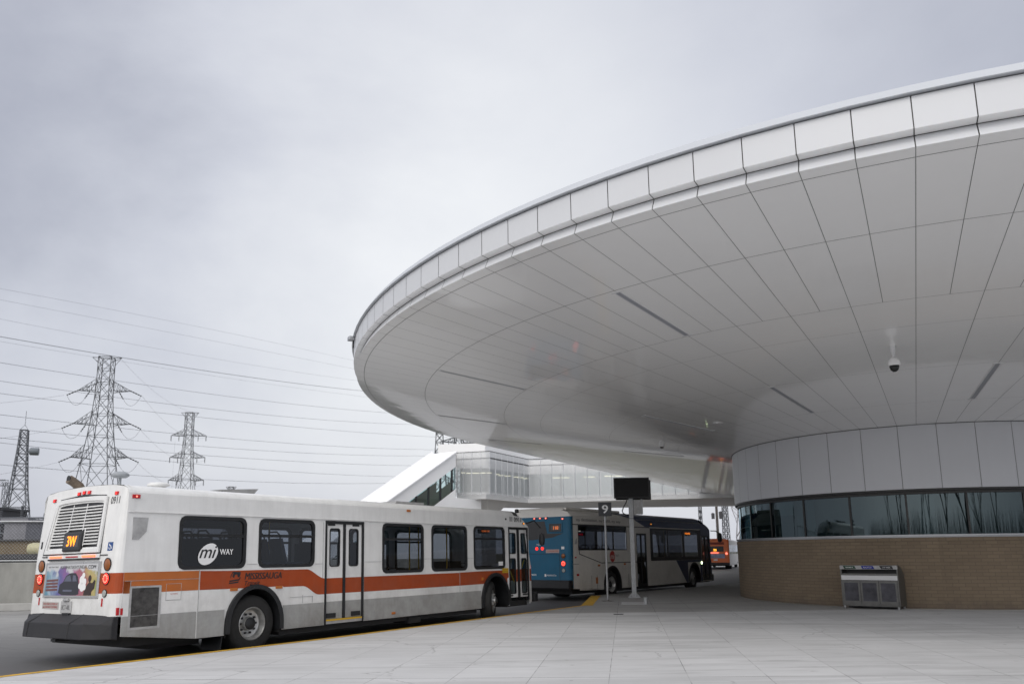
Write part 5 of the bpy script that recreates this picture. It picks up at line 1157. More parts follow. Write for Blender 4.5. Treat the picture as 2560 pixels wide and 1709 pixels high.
b=MB(); b.tube([(-.078,-.078,2.66),(.078,-.078,2.66),(.078,.078,2.66),(-.078,.078,2.66),(-.078,-.078,2.66)],.008,4); b.build('strap',M['black'],sc)
b=MB(); b.prism([(3.70,24.15),(4.42,23.95),(4.62,24.9),(3.86,25.1)],.1505,.158); tag(b.build('patch_slab',walk_m),'pale concrete patch in the paving in front of the screen post','slab')
b=MB(); b.lathe([(.0,.15),(.055,.15),(.055,.33),(.065,.335),(.065,.355),(0,.36)],(4.40,24.0,0),n=14); tag(b.build('bollard_stub',M['steel'],smooth=True),'short grey steel stub standing at the foot of the screen post','stub')
b=MB(); b.box(-.12,.12,-.05,.05,0,.012); o=b.build('drain_cover',M['ink'],loc=(3.03,20.3,.151)); tag(o,'tiny dark plate lying on the pale paving below the number 9 pole','cover')
# recycling bin
rb=empty('recycling_bin','stainless three part recycling bin with green, blue and black labels by the brick wall','bin',(9.30,21.86,.15),(0,0,math.radians(-40)))
BW=1.43
M['stain']=mat('brushed_steel',(.15,.15,.145),.38,metal=.7,noise=.2,nscale=5)
M['staind']=mat('dull_steel_door',(.075,.075,.088),.4,metal=.6,noise=.5,nscale=3.2)
def side_prof(): return [(0,.07),(.62,.07),(.62,.86),(.34,1.08),(0,1.12)]
for x in (0,BW-.03): b=MB(); b.prism([(p[0],p[1]) for p in side_prof()],x,x+.03,0,'x'); b.build('side_panel',M['stain'],rb)
b=MB(); b.box(.03,BW-.03,.60,.62,.10,.86); b.add([(.03,.62,.86),(BW-.03,.62,.86),(BW-.03,.34,1.08),(.03,.34,1.08),(.03,.60,.84),(BW-.03,.60,.84),(BW-.03,.32,1.06),(.03,.32,1.06)],[(0,1,2,3),(4,7,6,5)]); b.box(.03,BW-.03,.0,.34,1.085,1.115); b.build('top_panel',M['stain'],rb)
b=MB(); b.box(.0,BW,-.015,.01,1.02,1.12); b.build('label_rail',M['vent'],rb)
for k,c_ in enumerate([(.012,.05,.025),(.01,.02,.22),(.012,.012,.014)]):
    x=.12+k*.46; b=MB(); b.add([(x+.06*0,-.018,1.03),(x+.30,-.018,1.03),(x+.26,-.018,1.112),(x-.04,-.018,1.112)],[(0,1,2,3)]); o=b.build('label',mat('label_paint',c_,.4),rb)
    text('label_text',['ORGANIC','RECYCLE','LITTER'][k],o,(x+.03,-.0195,1.055),(1,0,0),(0,0,1),.20,.03,M['inkw'])
b=MB(); b.box(.03,BW-.03,.02,.56,.60,.62); b.box(.03,BW-.03,.34,.36,.62,1.08); b.build('chute',M['ink'],rb)
b=MB(); b.box(.02,BW-.02,-.02,.02,.74,.86); b.build('front_band',mat('pale_steel_band',(.62,.62,.63),.35,metal=.3),rb,bevel=.006)
b=MB(); b.box(.03,BW-.03,.02,.06,.86,.91); b.build('lip',M['stain'],rb)
for k in range(3):
    x0=.03+k*.457; x1=x0+.45
    b=MB(); b.box(x0,x1,-.005,.012,.10,.735); d=b.build('door',M['stain'],rb,bevel=.004)
    b=MB(); b.box(x0+.05,x1-.05,-.010,-.005,.20,.67); b.build('door_panel',M['staind'],d)
b=MB(); b.box(.0,BW,-.01,.60,.07,.10); b.build('base_rail',M['stain'],rb)
for x in (.03,BW-.07):
    for y in (.0,.54): b=MB(); b.box(x,x+.04,y,y+.04,0,.07); b.build('leg',M['steel'],rb)
b=MB(); b.box(-.03,-.0,-.03,.0,0,.0) if False else b.box(.1,BW-.1,.15,.5,.03,.07); b.build('base_shadow_block',M['ink'],rb)  # black block standing in for the shade under the bin
yb=MB(); yb.lathe([(0,0),(.09,0),(.09,.9),(.07,.97),(0,1.0)],(12.6,41.2,0.15),n=16); tag(yb.build('bollard',mat('yellow_bollard_paint',(.55,.38,.03),.5),smooth=True),'yellow bollard peeping out beyond the left edge of the brick wall','bollard')
# ================================================================ CONCRETE BARRIER AND CHAIN LINK FENCE (left)
WA=Vector((-27,23.9,0)); WB=Vector((-5,27.86,0)); wd=(WB-WA).normalized(); wl=(WB-WA).length; wang=math.atan2(wd.y,wd.x)
bw=empty('barrier_wall','grey cast concrete barrier wall with vertical joints along the far side of the road','wall',tuple(WA),(0,0,wang))
M['cast']=mat('cast_concrete',(.27,.268,.25),.85,noise=.38,nscale=1.1,bump=.15,stretch=(1,1,.45)); M['castpale']=mat('pale_cast_concrete',(.38,.375,.36),.85,noise=.15,nscale=2)
x=0; k=0
while x<wl:
    b=MB(); b.box(x+.008,x+3.7,0,.3,.22,1.50); b.build('wall_panel',M['cast'],bw,bevel=.015); x+=3.708
b=MB(); b.box(0,wl,-.28,.02,0,.23); b.build('foot_kerb',M['castpale'],bw,bevel=.02)
b=MB(); b.box(0,wl,.02,.28,.2,1.46); b.build('wall_core',M['gap'],bw)
fe=empty('chain_link_fence','chain link fence with two steel rails standing on the concrete barrier wall','fence',tuple(WA+Vector((0,0,1.5))),(0,0,wang))
b=MB(); b.tube([(0,.15,1.32),(wl,.15,1.32)],.028,8); b.build('top_rail',M['steel'],fe)
b=MB(); b.tube([(0,.15,.06),(wl,.15,.06)],.022,8); b.build('bottom_rail',M['steel'],fe)
x=1.2
while x<wl:
    b=MB(); b.tube([(x,.15,0),(x,.15,1.36)],.03,8); b.build('fence_post',M['steel'],fe); x+=3.0
b=MB(); c=.11; H=1.22; n=int(20/c)
for i in range(-int(H/c),n):
    for s_ in (1,-1):
        x0=i*c; x1=x0+H
        a,bz0,e,bz1=x0,0,x1,H
        if a<0: bz0=-a; a=0
        if s_==1: b.tube([(a,.15,.08+bz0),(e,.15,.08+bz1)],.003,3,caps=False)
        else: b.tube([(a,.152,.08+H-bz0),(e,.152,.08+H-bz1)],.003,3,caps=False)
b.build('mesh',M['steel'],fe)
# ================================================================ FOOTBRIDGE AND STAIR ENCLOSURE
KB=1.3; CC=Vector((0,0,hc))
def S_(x,y,z): v=Vector((x,y,z)); v=CC+(v-CC)*KB; return (v.x,v.y,v.z)
def Z_(z): return hc+(z-hc)*KB
br=empty('footbridge','white enclosed footbridge with grey mesh screens crossing above the far road','bridge',S_(2,53,1.68-1.29*0)[:2]+(Z_(5),))
def brp(mb,name,m,par=None,**k):
    o=mb.build(name,m,None,**k); pr=par or br; o.parent=pr; o.matrix_parent_inverse=Matrix.Translation(tuple(-c for c in br.location)) if pr is br else Matrix.Identity(4); return o
PL=[(-2.42,49.75),(-.59,49.5),(2.2,53.95),(4.4,53.35),(26,46.6)]
PB=[(32,59),(4.9,60.9),(-1.4,59),(-2.42,57)]
M['bridgewhite']=mat('white_bridge_cladding',(.86,.86,.86),.45,noise=.04,nscale=.4)
M['bridgesoffit']=mat('grey_bridge_soffit',(.60,.585,.56),.6,noise=.06,nscale=.5)
def extr(mb,pts,z0,z1,mi=0):
    q=[S_(x,y,0)[:2] for x,y in pts]; mb.prism(q,Z_(z0),Z_(z1),mi)
def wallstrip(mb,pts,z0,z1,off=0,mi=0):
    for (x0,y0),(x1,y1) in zip(pts[:-1],pts[1:]): mb.quad(S_(x0,y0-off,z0),S_(x1,y1-off,z0),S_(x1,y1-off,z1),S_(x0,y0-off,z1),mi)
fl=PL+PB
b=MB(); extr(b,fl,5.0,5.20); brp(b,'floor_band',M['bridgewhite'])
b=MB(); extr(b,[(x,y) for x,y in fl],4.985,4.999); brp(b,'underside',M['bridgesoffit'])
# pier under the kink, beams
b=MB(); q=[(-1.9,50.6),(-.5,50.4),(.9,52.4),(-.4,54.6),(-1.9,54.2)]
top=[S_(x,y,4.985) for x,y in q]; cxp=sum(p[0] for p in top)/5; cyp=sum(p[1] for p in top)/5
bot=[(cxp+(p[0]-cxp)*.45,cyp+(p[1]-cyp)*.45,Z_(4.985)-1.2) for p in top]; gr_=[(p[0],p[1],0) for p in bot]
b.add(top+bot+gr_,[(i,(i+1)%5,5+(i+1)%5,5+i) for i in range(5)]+[(5+i,5+(i+1)%5,10+(i+1)%5,10+i) for i in range(5)]); brp(b,'pier',M['bridgesoffit'])
SP=[(-2.6,49.35),(-.36,48.55),(2.25,53.15),(4.5,52.6),(26,45.85)]
# interior: back wall, ceiling, white upper band
b=MB(); wallstrip(b,[(-2.4,53.6),(1.5,56.3),(5,56.2),(26,50.5)],5.2,7.9); brp(b,'rear_wall',mat('bridge_inner_wall',(.40,.42,.42),.8,noise=.15,nscale=1.5))
b=MB(); wallstrip(b,[(x,y) for x,y in PL],6.92,7.86); brp(b,'upper_band',M['bridgewhite'])
b=MB(); wallstrip(b,[(x,y) for x,y in PL],5.2,5.42); brp(b,'lower_band',M['bridgewhite'])
b=MB(); wallstrip(b,[(x,y-.0) for x,y in PL],5.42,6.92,-.02); brp(b,'glazing',glass('bridge_glass',(.70,.76,.76),1.5))
for i,((x0,y0),(x1,y1)) in enumerate(zip(PL[:-1],PL[1:])):
    L_=math.hypot(x1-x0,y1-y0); n=max(2,int(L_/.9))
    for k in range(n+1):
        t=k/n; x,y=x0+(x1-x0)*t,y0+(y1-y0)*t; b=MB(); p=S_(x,y,0); b.box(p[0]-.05,p[0]+.05,p[1]+.02,p[1]+.14,Z_(5.42),Z_(6.92)); brp(b,'glazing_post',M['bridgewhite'])
for (x0,z0,x1,z1) in ((2.9,6.9,4.9,5.5),(8.4,5.5,6.6,6.9),(9.0,6.9,10.8,5.5)):
    b=MB(); y0=54.3-(x0-4.4)*.3; y1=54.3-(x1-4.4)*.3; b.tube([S_(x0,y0,z0),S_(x1,y1,z1)],.13,6); brp(b,'truss_brace',M['bridgewhite'])
# ceiling lights inside
for (x,y,w) in ((-2.2,50.6,.25),(-1.9,50.9,.85),(-1.0,50.8,.75),(.0,51.8,.25),(.2,52.6,.4),(.6,53.0,.4),(1.2,53.8,.35),(1.5,54.2,.4),(1.9,54.9,.4),(3.9,54.6,1.2),(6.0,54.2,.9),(7.4,53.7,1.2)):
    b=MB(); p=S_(x,y,6.72); q=S_(x+w,y-.05,6.72); b.box(p[0],q[0],p[1],p[1]+.12,p[2],p[2]+.06); brp(b,'ceiling_light',mat('warm_light',(1,.9,.62),.4,emit=1.6) if 'wl' not in M else M['wl']); 
    M['wl']=bpy.data.materials['warm_light']
# mesh screens hanging outside
def meshmat():
    m=bpy.data.materials.new('perforated_mesh'); m.use_nodes=True; nt=m.node_tree; nt.nodes.clear(); N=nt.nodes.new; K=nt.links.new
    o=N('ShaderNodeOutputMaterial'); t=N('ShaderNodeBsdfTransparent'); p=N('ShaderNodeBsdfPrincipled'); p.inputs['Base Color'].default_value=(.55,.56,.57,1); p.inputs['Roughness'].default_value=.5; p.inputs['Metallic'].default_value=.2
    mx=N('ShaderNodeMixShader'); mx.inputs[0].default_value=.55; K(t.outputs[0],mx.inputs[1]); K(p.outputs[0],mx.inputs[2]); K(mx.outputs[0],o.inputs[0]); return m
MM=meshmat()
for i,((x0,y0),(x1,y1)) in enumerate(zip(SP[:-1],SP[1:])):
    L_=math.hypot(x1-x0,y1-y0); n=[4,7,3,28][i]
    for k in range(n):
        t0,t1=k/n,(k+1)/n; g=.02/L_
        a=(x0+(x1-x0)*(t0+g),y0+(y1-y0)*(t0+g)); c_=(x0+(x1-x0)*(t1-g),y0+(y1-y0)*(t1-g))
        b=MB(); b.quad(S_(*a,5.22),S_(*c_,5.22),S_(*c_,7.86),S_(*a,7.86)); brp(b,'screen_panel',MM)
        b=MB(); p=S_(*a,0); b.box(p[0]-.025,p[0]+.025,p[1]-.02,p[1]+.08,Z_(5.22),Z_(7.86)); brp(b,'screen_post',M['sill'])
b=MB(); 
for (x0,y0),(x1,y1) in zip(SP[:-1],SP[1:]): b.tube([S_(x0,y0+.05,7.44),S_(x1,y1+.05,7.44)],.06,6); b.tube([S_(x0,y0,7.86),S_(x1,y1,7.86)],.03,6)
brp(b,'screen_rail',M['frame'])
b=MB(); extr(b,[(-3.64,50.0),(-.64,49.5),(3.9,56.8),(26,52),(26,60),(2,61),(-3.64,57)],7.87,8.5); brp(b,'bridge_roof',M['bridgewhite'])
# stair enclosure running down to the left
stc=empty('stair_enclosure','long white sloping stair enclosure running down to the left from the footbridge','stair',S_(-4,46,0)[:2]+(0,))
def stp(mb,name,m): o=mb.build(name,m); o.parent=stc; o.matrix_parent_inverse=Matrix.Translation(tuple(-c for c in stc.location)); return o
A_=Vector((-2.55,48.0,0)); D_=Vector((-.63,-.777,0)); D_.normalize(); Nn=Vector((-D_.y*-1,D_.x*-1,0)); Nn=Vector((-.777,.63,0)).normalized()
SL=.575
def ST(u,dz,w=0): p=A_+D_*u+Nn*w; return S_(p.x,p.y,7.68-SL*u+dz)
U1=10.5
def wallq(mb,u0,u1,z0,z1,w=0,th=.0): mb.quad(ST(u0,z0,w),ST(u1,z0,w),ST(u1,z1,w),ST(u0,z1,w))
for w_,nm in ((0,'side_wall'),(1.95,'side_wall')):
    b=MB(); wallq(b,-.2,U1,-.93,.0,w_); 
    b.add([ST(-.2,-2.28,w_),ST(U1,-2.28,w_),(ST(U1,0,w_)[0],ST(U1,0,w_)[1],0),(ST(-.2,0,w_)[0],ST(-.2,0,w_)[1],0)],[(0,1,2,3)]) if w_==0 else wallq(b,-.2,U1,-3.2,-2.28,w_)
    if w_==0:
        p0,p1=ST(-.2,-2.28),ST(-2.6,-2.28); b.quad((p0[0],p0[1],0),(p1[0],p1[1],0),(p1[0],p1[1],Z_(4.98)),(p0[0],p0[1],Z_(4.98)))
    stp(b,nm,M['bridgewhite'])
b=MB(); b.quad(ST(-.2,.02,-.12),ST(U1,.02,-.12),ST(U1,.02,2.05),ST(-.2,.02,2.05)); b.quad(ST(-.2,-.06,-.12),ST(U1,-.06,-.12),ST(U1,.02,-.12),ST(-.2,.02,-.12)); b.quad(ST(-.2,-.06,-.12),ST(U1,-.06,-.12),ST(U1,-.06,2.05),ST(-.2,-.06,2.05)); stp(b,'sloping_roof',M['bridgewhite'])
b=MB(); 
b.quad(ST(-.2,.02,1.9),ST(U1,.02,1.9),ST(U1,.2,1.98),ST(-.2,.2,1.98)); stp(b,'roof_upstand',M['bridgewhite'])
b=MB(); wallq(b,-.2,U1,-2.28,-.93,.02); stp(b,'stair_glazing',glass('stair_glass',(.62,.78,.78),1.5))
b=MB(); wallq(b,-.2,U1,-2.28,-.93,1.93); stp(b,'stair_glazing',glass('stair_glass_far',(.62,.78,.78),1.5))
u=.05
while u<U1:
    b=MB(); b.add([ST(u,-2.28),ST(u+.10,-2.28),ST(u+.10,-.93),ST(u,-.93),ST(u,-2.28,.1),ST(u+.10,-2.28,.1),ST(u+.10,-.93,.1),ST(u,-.93,.1)],[(0,1,2,3),(4,7,6,5),(0,3,7,4),(1,5,6,2)]); stp(b,'window_post',M['frame']); u+=1.02
b=MB(); 
for w_ in (.3,1.6): b.quad(ST(-.2,-2.9,w_),ST(U1,-2.9,w_),ST(U1,-1.75,w_),ST(-.2,-1.75,w_))
stp(b,'stair_balustrade',mat('tan_balustrade',(.20,.17,.12),.6))
b=MB(); b.box(*[c for c in (0,0,0,0,0,0)]) if False else None
# ================================================================ PYLONS, WIRES, SUBSTATION, TREES
def lattice(mb,prof,r=.09,rb=.06,n=3,diag=True):
    """four leg lattice column, prof = [(half width, z)...] from the ground up; one X per side per bay"""
    c=lambda w,z:[Vector((-w,-w,z)),Vector((w,-w,z)),Vector((w,w,z)),Vector((-w,w,z))]
    for (w0,z0),(w1,z1) in zip(prof[:-1],prof[1:]):
        a,b=c(w0,z0),c(w1,z1)
        for k in range(4):
            mb.tube([a[k],b[k]],r,n,caps=False); j=(k+1)%4
            if diag: mb.tube([a[k],b[j]],rb,n,caps=False); mb.tube([a[j],b[k]],rb,n,caps=False)
            mb.tube([b[k],b[j]],rb,n,caps=False)
def bays(knots,ratio=1.15):
    out=[]; z=knots[0][1]
    def w(z):
        for (a,za),(b,zb) in zip(knots[:-1],knots[1:]):
            if z<=zb: return a+(b-a)*(z-za)/(zb-za)
        return knots[-1][0]
    while z<knots[-1][1]-.3:
        out.append((w(z),z)); z+=max(.8,2*w(z)*ratio)
    out.append((w(knots[-1][1]),knots[-1][1])); return out
def pylon(label,x,y,H,knots,arms,rot=0,m='lattice',r=.095,group='lattice pylons of the power line',ins=True,topbar=None):
    o=empty('transmission_tower',label,'pylon',(x,y,0),(0,0,rot),group)
    b=MB(); lattice(b,bays(knots),r,r*.6); b.build('tower_body',M[m],o)
    def wz(z):
        for (a,za),(b_,zb) in zip(knots[:-1],knots[1:]):
            if z<=zb: return a+(b_-a)*(z-za)/(zb-za)
        return knots[-1][0]
    for z,half,rise in arms:
        for s in (-1,1):
            b=MB(); w=wz(z); w2=wz(z+rise); tip=Vector((s*half,0,z+.15))
            for q in (-1,1):
                lo=Vector((s*w,q*w,z)); hi=Vector((s*w2,q*w2,z+rise))
                b.tube([lo,tip],r*.8,3,caps=False); b.tube([hi,tip],r*.7,3,caps=False)
                for k in range(1,4):
                    t=k/4; p=lo.lerp(tip,t); u=hi.lerp(tip,t); u0=hi.lerp(tip,max(0,t-.25)); b.tube([p,u],r*.5,3,caps=False); b.tube([p,u0],r*.5,3,caps=False)
            for k in range(0,4): t=k/4; b.tube([Vector((s*w,-w,z)).lerp(tip,t),Vector((s*w,w,z)).lerp(tip,t)],r*.5,3,caps=False)
            b.build('cross_arm',M[m],o)
            if ins:
                for dx,dz,f in ((s*2.1,-1.0,1),(0,0,0)) if ins!=2 else ((.0,-1.6,1),):
                    if not f: continue
                    b=MB(); p0=tip; p1=tip+Vector((dx,0,dz)); n=8
                    pts=[p0.lerp(p1,k/n) for k in range(n+1)]; b.tube(pts,[.05 if k%2 else .17 for k in range(n+1)],6); b.build('insulator',M[m],o)
                b=MB(); p0=Vector((s*half*.55,0,z)); p1=p0+Vector((s*.9 if ins!=2 else 0,0,-1.5)); pts=[p0.lerp(p1,k/6) for k in range(7)]; b.tube(pts,[.05 if k%2 else .15 for k in range(7)],6); b.build('insulator',M[m],o)
                if ins!=2:
                    b=MB(); a_=tip+Vector((s*2.1,0,-1.0)); c_=p1; pts=[]
                    for k in range(9):
                        t=k/8; p=a_.lerp(c_,t); p.z-=2.2*4*t*(1-t)*.8; pts.append(p)
                    b.tube(pts,.035,3,caps=False); b.build('jumper_cable',M['wire'],o)
    if topbar:
        b=MB(); zt=H; w=topbar
        for q in (-1,1):
            b.tube([Vector((-w,0,zt)),Vector((w,0,zt))],r*.8,3); 
            for s in (-1,1): b.tube([Vector((s*w,0,zt)),Vector((s*knots[-1][0],q*knots[-1][0],zt-1.4))],r*.6,3)
            b.tube([Vector((-knots[-1][0],q*knots[-1][0],zt)),Vector((knots[-1][0],q*knots[-1][0],zt))],r*.7,3)
        b.build('top_bar',M[m],o)
    return o
K1=[(5.0,0),(3.3,14.5),(2.35,21.5),(1.65,28.4),(1.25,35.3),(1.25,42.3)]
pylon('tallest lattice pylon, standing behind the rear of the white bus',-80.6,160,42.3,K1,[(21.3,5.6,2.6),(28.2,5.6,2.6),(35.1,5.2,2.4)],.12,topbar=2.9)
K2=[(4.6,0),(2.1,20.8),(1.5,28),(1.05,37),(1.05,44)]
pylon('lattice pylon further off, right of the tallest one',-92.0,235,44,K2,[(23.5,5.1,2.0),(30.3,5.1,2.0),(36.9,5.1,2.0)],.08,ins=2,topbar=2.6)
K3=[(4.6,0),(2.6,15),(1.6,26),(1.1,34),(1.0,36.6)]
pylon('dark pylon poking up left of the footbridge roof',-16.5,232,36.6,[(a,z) for a,z in K3]+[(1.0,37.5)],[(22,5,2)],.1,ins=2,r=.13)
pylon('dark pylon just showing above the footbridge roof at the roof edge',-10.6,228,35.5,K3,[(33.2,5.6,1.6)],.35,ins=2,r=.13)
pylon('very small pylon far away above the white bus roof',-113.5,340,30.5,[(3,0),(1.4,18),(1.0,30.5)],[(26,3.5,1.3)],.05,ins=0,topbar=2.2,r=.12)
# communication mast
cm=empty('communication_mast','slim grey lattice mast with a round dish at the far left','mast',(-90.3,150,0),(0,0,.35))
b=MB(); lattice(b,bays([(3.1,0),(1.75,10.7),(1.3,14.3),(.75,22),(.62,25.6)],1.0),.12,.07); b.tube([(-.6,-.6,25.6),(0,0,26.6),(.6,.6,25.6)],.05,3); b.tube([(0,0,26.4),(0,0,29.3)],.04,4); b.build('mast_body',M['latticeg'],cm)
b=MB(); b.lathe([(.0,-1.0),(.55,-.95),(.72,-.75),(.72,.55),(.68,.62),(0,.62)],(2.15,-.2,21.5),'x',20); b.tube([(.7,-.2,21.5),(1.5,-.2,21.5)],.08,6); b.build('dish',mat('dish_grey',(.16,.18,.20),.5),cm,smooth=True)
# substation
M['tan']=mat('tan_brick_far',(.15,.115,.07),.8,noise=.2,nscale=1); M['dgrey']=mat('dark_grey_sheet',(.05,.05,.055),.7,noise=.3,nscale=.6); M['lgrey']=mat('light_grey_sheet',(.20,.20,.22),.7,noise=.2,nscale=.6)
def gantry(x0,x1,y,z,label):
    o=empty('substation_gantry',label,'gantry',((x0+x1)/2,y,0),group='substation gantries')
    for x in (x0,x1):
        b=MB(); lattice(b,[(.55-.02*k*.8,z*k/9) for k in range(10)],.06,.035)
        for i,v in enumerate(b.v): b.v[i]=(v[0]+x-(x0+x1)/2,v[1],v[2])
        b.build('column',M['latticeg'],o)
    b=MB(); L=x1-x0; n=int(L/1.1); pts=[]
    for k in range(n+1):
        x=-L/2+L*k/n
        for q in (-.45,.45):
            for zz in (z-.5,z+.5):
                if k: b.tube([(-L/2+L*(k-1)/n,q,zz),(x,q,zz)],.05,3,caps=False)
            if k: b.tube([(-L/2+L*(k-1)/n,q,z-.5),(x,q,z+.5)],.035,3,caps=False); b.tube([(x,q,z-.5),(x,q,z+.5)],.035,3,caps=False)
    b.build('beam',M['latticeg'],o)
gantry(-108,-86.5,140,14.6,'lattice gantry joined to the left side of the mast')
gantry(-76,-62,118,6.8,'low steel gantry half hidden by the rear corner of the white bus')
random.seed(3)
for k in range(9):
    x=-50.5+k*1.55; y=78+random.uniform(-1,4); h=5.8+random.uniform(-.2,.9)
    o=empty('insulator_stand','thin steel stand topped by a ribbed insulator in the substation','stand',(x,y,0),group='substation insulator stands')
    b=MB(); b.tube([(0,0,0),(0,0,h-1.6)],.10,6); b.build('stand',M['latticeg'],o)
    b=MB(); b.tube([(0,0,h-1.6+.1*j) for j in range(17)],[.08 if j%2 else .16 for j in range(17)],6); b.build('insulator',M['lattice'],o)
    b=MB(); b.tube([(0,0,h),(.1,0,h+.5)],.03,4); b.build('rod',M['lattice'],o)
for zz in (3.9,4.9,5.35):
    b=MB(); b.tube([(-54,77,zz),(-36,77,zz+.05)],.09,6); tag(b.build('busbar',M['latticeg']),['lowest of the three horizontal pipes in the substation','middle horizontal pipe in the substation','topmost horizontal pipe in the substation'][int(zz>4)+int(zz>5)],'pipe')
def shed(name,label,x,y,w,d,h,m,door=True,roof=.25,rm='dgrey'):
    o=empty(name,label,'building',(x,y,0)); b=MB(); b.box(-w/2,w/2,-d/2,d/2,0,h); b.build('wall',M[m],o)
    b=MB(); b.box(-w/2-.2,w/2+.2,-d/2-.2,d/2+.2,h,h+roof); b.build('roof',M[rm],o)
    if door:
        for k in range(3): b=MB(); xx=-w/2+w*(k+.5)/3; b.box(xx-.25,xx+.25,-d/2-.03,-d/2,h*.35,h*.75); b.build('window',M['ink'],o)
    return o
shed('substation_building','low tan brick building behind the chain link fence',-33,55,12,6,2.7,'tan',roof=.1)
shed('substation_building','tall dark grey building at the very left edge',-58,84,13,7,6.5,'dgrey',door=False)
shed('substation_building','pale grey block between the mast and the bus',-35.2,60,1.6,3,4.2,'lgrey',door=False,rm='lgrey')
shed('utility_shed','dark roofed shed next to the rear corner of the white bus',-18.9,35.5,4.2,3,1.6,'dgrey',roof=.2)
tk=empty('storage_tank','long cream tank lying behind the fence','tank',(-26.3,48,2.15)); b=MB(); b.lathe([(0,-1.7),(.3,-1.6),(.36,-1.4),(.36,1.4),(.3,1.6),(0,1.7)],(0,0,0),'x',16); b.build('shell',mat('cream_tank_paint',(.45,.42,.26),.5,noise=.2),tk,smooth=True)
b=MB(); b.box(-1.2,-1.0,-.2,.2,-2.15,-.3); b.box(1.0,1.2,-.2,.2,-2.15,-.3); b.build('tank_cradle',M['dgrey'],tk)
# wires: (left px y at x=0, px y at x=600, px y at x=900 measured once in the photo, turned into real spans between far points)
def at_d(x,y,D): d=ray(x,y); return CC+d*(D/d.y)
WR=[(721,838,905,'f'),(749,865,925,'f'),(797,907,952,'f'),(841,939,976,'n'),(853,949,990,'f'),(906,994,1026,'n'),(952,1030,1055,'n'),(983,1053,1080,'n'),(1036,1098,1118,'n'),(1068,1122,1137,'n'),(1094,1144,1160,'n'),(1106,1169,1188,'n'),(1161,1202,1208,'n')]
ordn=['topmost and faintest','second','third','fourth, darkest','fifth, very faint','sixth','seventh','eighth','ninth','tenth','eleventh','twelfth','lowest']
for k,(a,b_,c_,kind) in enumerate(WR):
    p0=at_d(0,a,105+3*(k%4)); p1=at_d(600,b_,158+3*(k%4)); p2=at_d(900,c_,205+3*(k%4))
    # parabola through the three spans' plan points, extended both ways
    def L2(t,ts,ps):
        o=Vector((0,0,0))
        for i in range(3):
            w=1
            for j in range(3):
                if i!=j: w*=(t-ts[j])/(ts[i]-ts[j])
            o+=ps[i]*w
        return o
    ts=(0,(p1-p0).length,(p1-p0).length+(p2-p1).length); T=ts[2]
    pts=[L2(-25+(T+85)*q/40,ts,(p0,p1,p2)) for q in range(41)]
    m=MB(); m.tube(pts,{'f':.016,'n':.028}[kind] if k!=3 else .042,4,caps=False)
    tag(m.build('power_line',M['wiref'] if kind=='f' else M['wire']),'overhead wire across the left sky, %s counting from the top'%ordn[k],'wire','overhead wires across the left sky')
def spanw(p,q,sag,label,r=.022,m='wiref'):
    p,q=Vector(p),Vector(q); pts=[]
    for k in range(17):
        t=k/16; v=p.lerp(q,t); v.z-=sag*4*t*(1-t); pts.append(v)
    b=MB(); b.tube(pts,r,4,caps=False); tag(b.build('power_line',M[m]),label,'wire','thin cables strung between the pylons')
for i,(z,nm) in enumerate(((34.2,'top'),(27.3,'middle'),(20.4,'bottom'))):
    spanw((-88.3,159,z),(-108,118,z-9),1.5,'thin cable from the %s left arm of the tallest pylon going down left'%nm)
    spanw((-73.0,160.5,z),(-86.9,235,z+2.2),3,'thin cable from the %s right arm of the tallest pylon to the next pylon'%nm)
spanw((-77.9,160,42.2),(-89.5,235,44),2.5,'thin cable joining the tops of the two pylons')
spanw((-96.0,235,35.3),(-96.5,236,18),.3,'thin drop cable hanging from the left arm of the further pylon')
# trees, poles
def bare_tree(name,label,x,y,h,seed,cat='tree',group=None,spread=.5,depth=6,r0=.16,m=None):
    rnd=random.Random(seed); o=empty(name,label,cat,(x,y,0),(0,0,0),group); t=MB(); c=MB()
    def grow(p,d,L,r,lv):
        n=3; pts=[p]; q=p.copy(); dd=d.copy()
        for k in range(n):
            dd=(dd+Vector((rnd.uniform(-.14,.14),rnd.uniform(-.14,.14),rnd.uniform(-.02,.12)))).normalized(); q=q+dd*L/n; pts.append(q.copy())
        (t if lv<2 else c).tube(pts,[r*(1-.12*k) for k in range(n+1)],5 if lv<3 else 3,caps=False)
        if lv>=depth: return
        for k in range(2 if rnd.random()<.45 else 3):
            a=rnd.uniform(0,2*PI); s=rnd.uniform(.3,.75)*spread*2
            nd=(dd+Vector((math.cos(a)*s,math.sin(a)*s,rnd.uniform(-.05,.3)))).normalized(); grow(pts[-1] if k else pts[-2],nd,L*rnd.uniform(.62,.82),r*.6,lv+1)
    grow(Vector((0,0,0)),Vector((0,0,1)),h*.3,r0,0)
    mm=m or M['bark']; t.build('trunk',mm,o); c.build('crown',mm,o)
    return o
M['bark']=mat('bare_bark',(.075,.065,.06),.9,noise=.3,nscale=3); M['barkfar']=mat('far_bare_bark',(.20,.19,.20),.9)
bare_tree('bare_tree','hazy bare tree right of the poles beyond the orange bus',38.3,128,13,5,m=M['barkfar'],r0=.16,spread=.62)
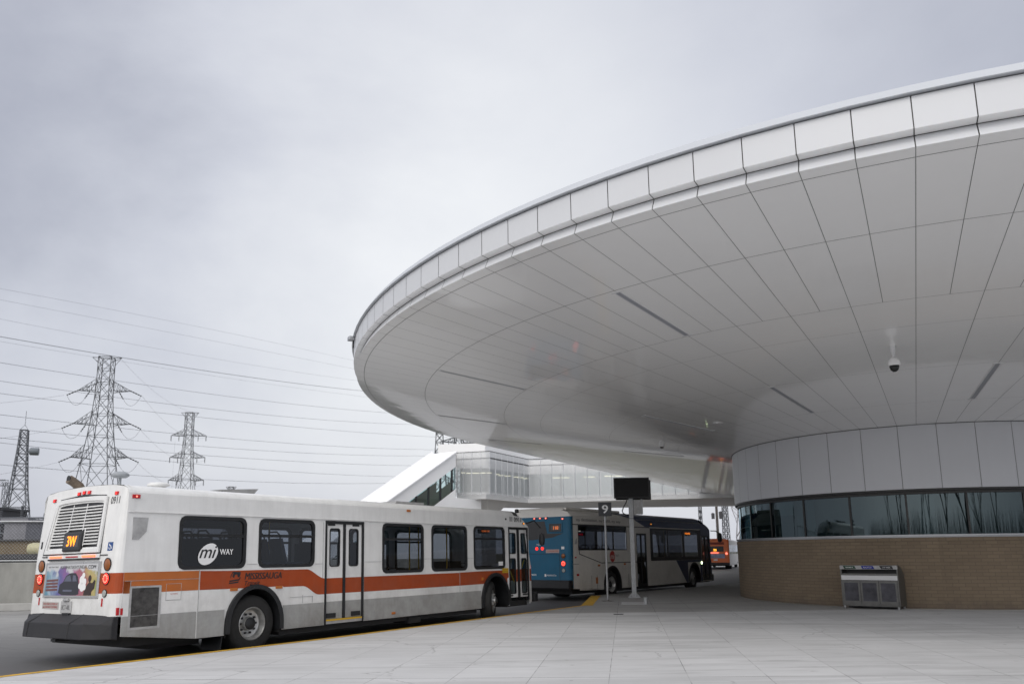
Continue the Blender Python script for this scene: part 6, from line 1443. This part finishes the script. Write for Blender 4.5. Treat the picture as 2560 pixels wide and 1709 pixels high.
def upole(x,y,h,label,two=False):
    o=empty('utility_pole',label,'pole',(x,y,0),group='utility poles beyond the blue bus'); b=MB(); b.tube([(0,0,0),(0,0,h)],[.20,.15],8); b.build('pole',M['bark'],o)
    b=MB(); b.box(-1.1,1.1,-.08,.08,h-2.6,h-2.4); b.build('crossarm',M['bark'],o)
    b=MB(); b.lathe([(0,-.5),(.25,-.5),(.27,.4),(0,.5)],(.55,0,h-4.2)); b.lathe([(0,-.4),(.2,-.4),(.22,.3),(0,.4)],(-.5,0,h-4.3)); b.build('transformer',M['dgrey'],o)
upole(28.8,104,10.5,'thin wooden utility pole right of the blue bus, left of the lattice pole')
pylon('small dark lattice pole in the gap between the blue bus and the brick wall',31.6,110,15,[(.42,0),(.28,8),(.2,15)],[],.2,r=.06,group=None)
pylon('dark lattice leg rising behind the roof of the blue bus',26.9,105,15,[(.15,0),(.13,15)],[],.5,r=.06,group=None)
for k,z in enumerate((7.6,8.6,9.5)):
    b=MB(); b.tube([(2,112,z+.9),(26,108,z),(52,103,z+.4)],.03,4,caps=False); tag(b.build('power_line',M['wiref']),['lowest','middle','highest'][k]+' of the three wires beyond the blue bus roof','wire','wires beyond the blue bus')
# bare trees behind the photographer, mirrored in the station glass
LB=['tall bare tree behind the viewpoint, furthest left','bare tree behind the viewpoint, second from the left','bare tree behind the viewpoint, third from the left','bare tree behind the viewpoint, left of the middle','bare tree behind the viewpoint, in the middle','bare tree behind the viewpoint, right of the middle','bare tree behind the viewpoint, second from the right','tall bare tree behind the viewpoint, furthest right']
for k in range(8):
    bare_tree('bare_tree',LB[k],-26+k*7.5+random.uniform(-2,2),-26+random.uniform(-5,6)+abs(k-3)*1.2,11+random.uniform(-1,3),20+k,group='trees mirrored in the station glass',depth=6,r0=.3,spread=.6)
b=MB()
for k in range(2600):
    x=random.uniform(-60,60); y=-34+random.uniform(-4,2)+abs(x)*.12; h=random.uniform(1.5,5.5); dx=random.uniform(-.5,.5)
    b.tube([(x,y,0),(x+dx,y,h)],[.05,.02],3,caps=False); b.tube([(x+dx*.5,y,h*.5),(x+dx+random.uniform(-.7,.7),y,h*.9)],[.035,.012],3,caps=False)
tag(b.build('thicket',M['bark']),'leafless brown thicket along the back of the lot','thicket',kind='stuff')
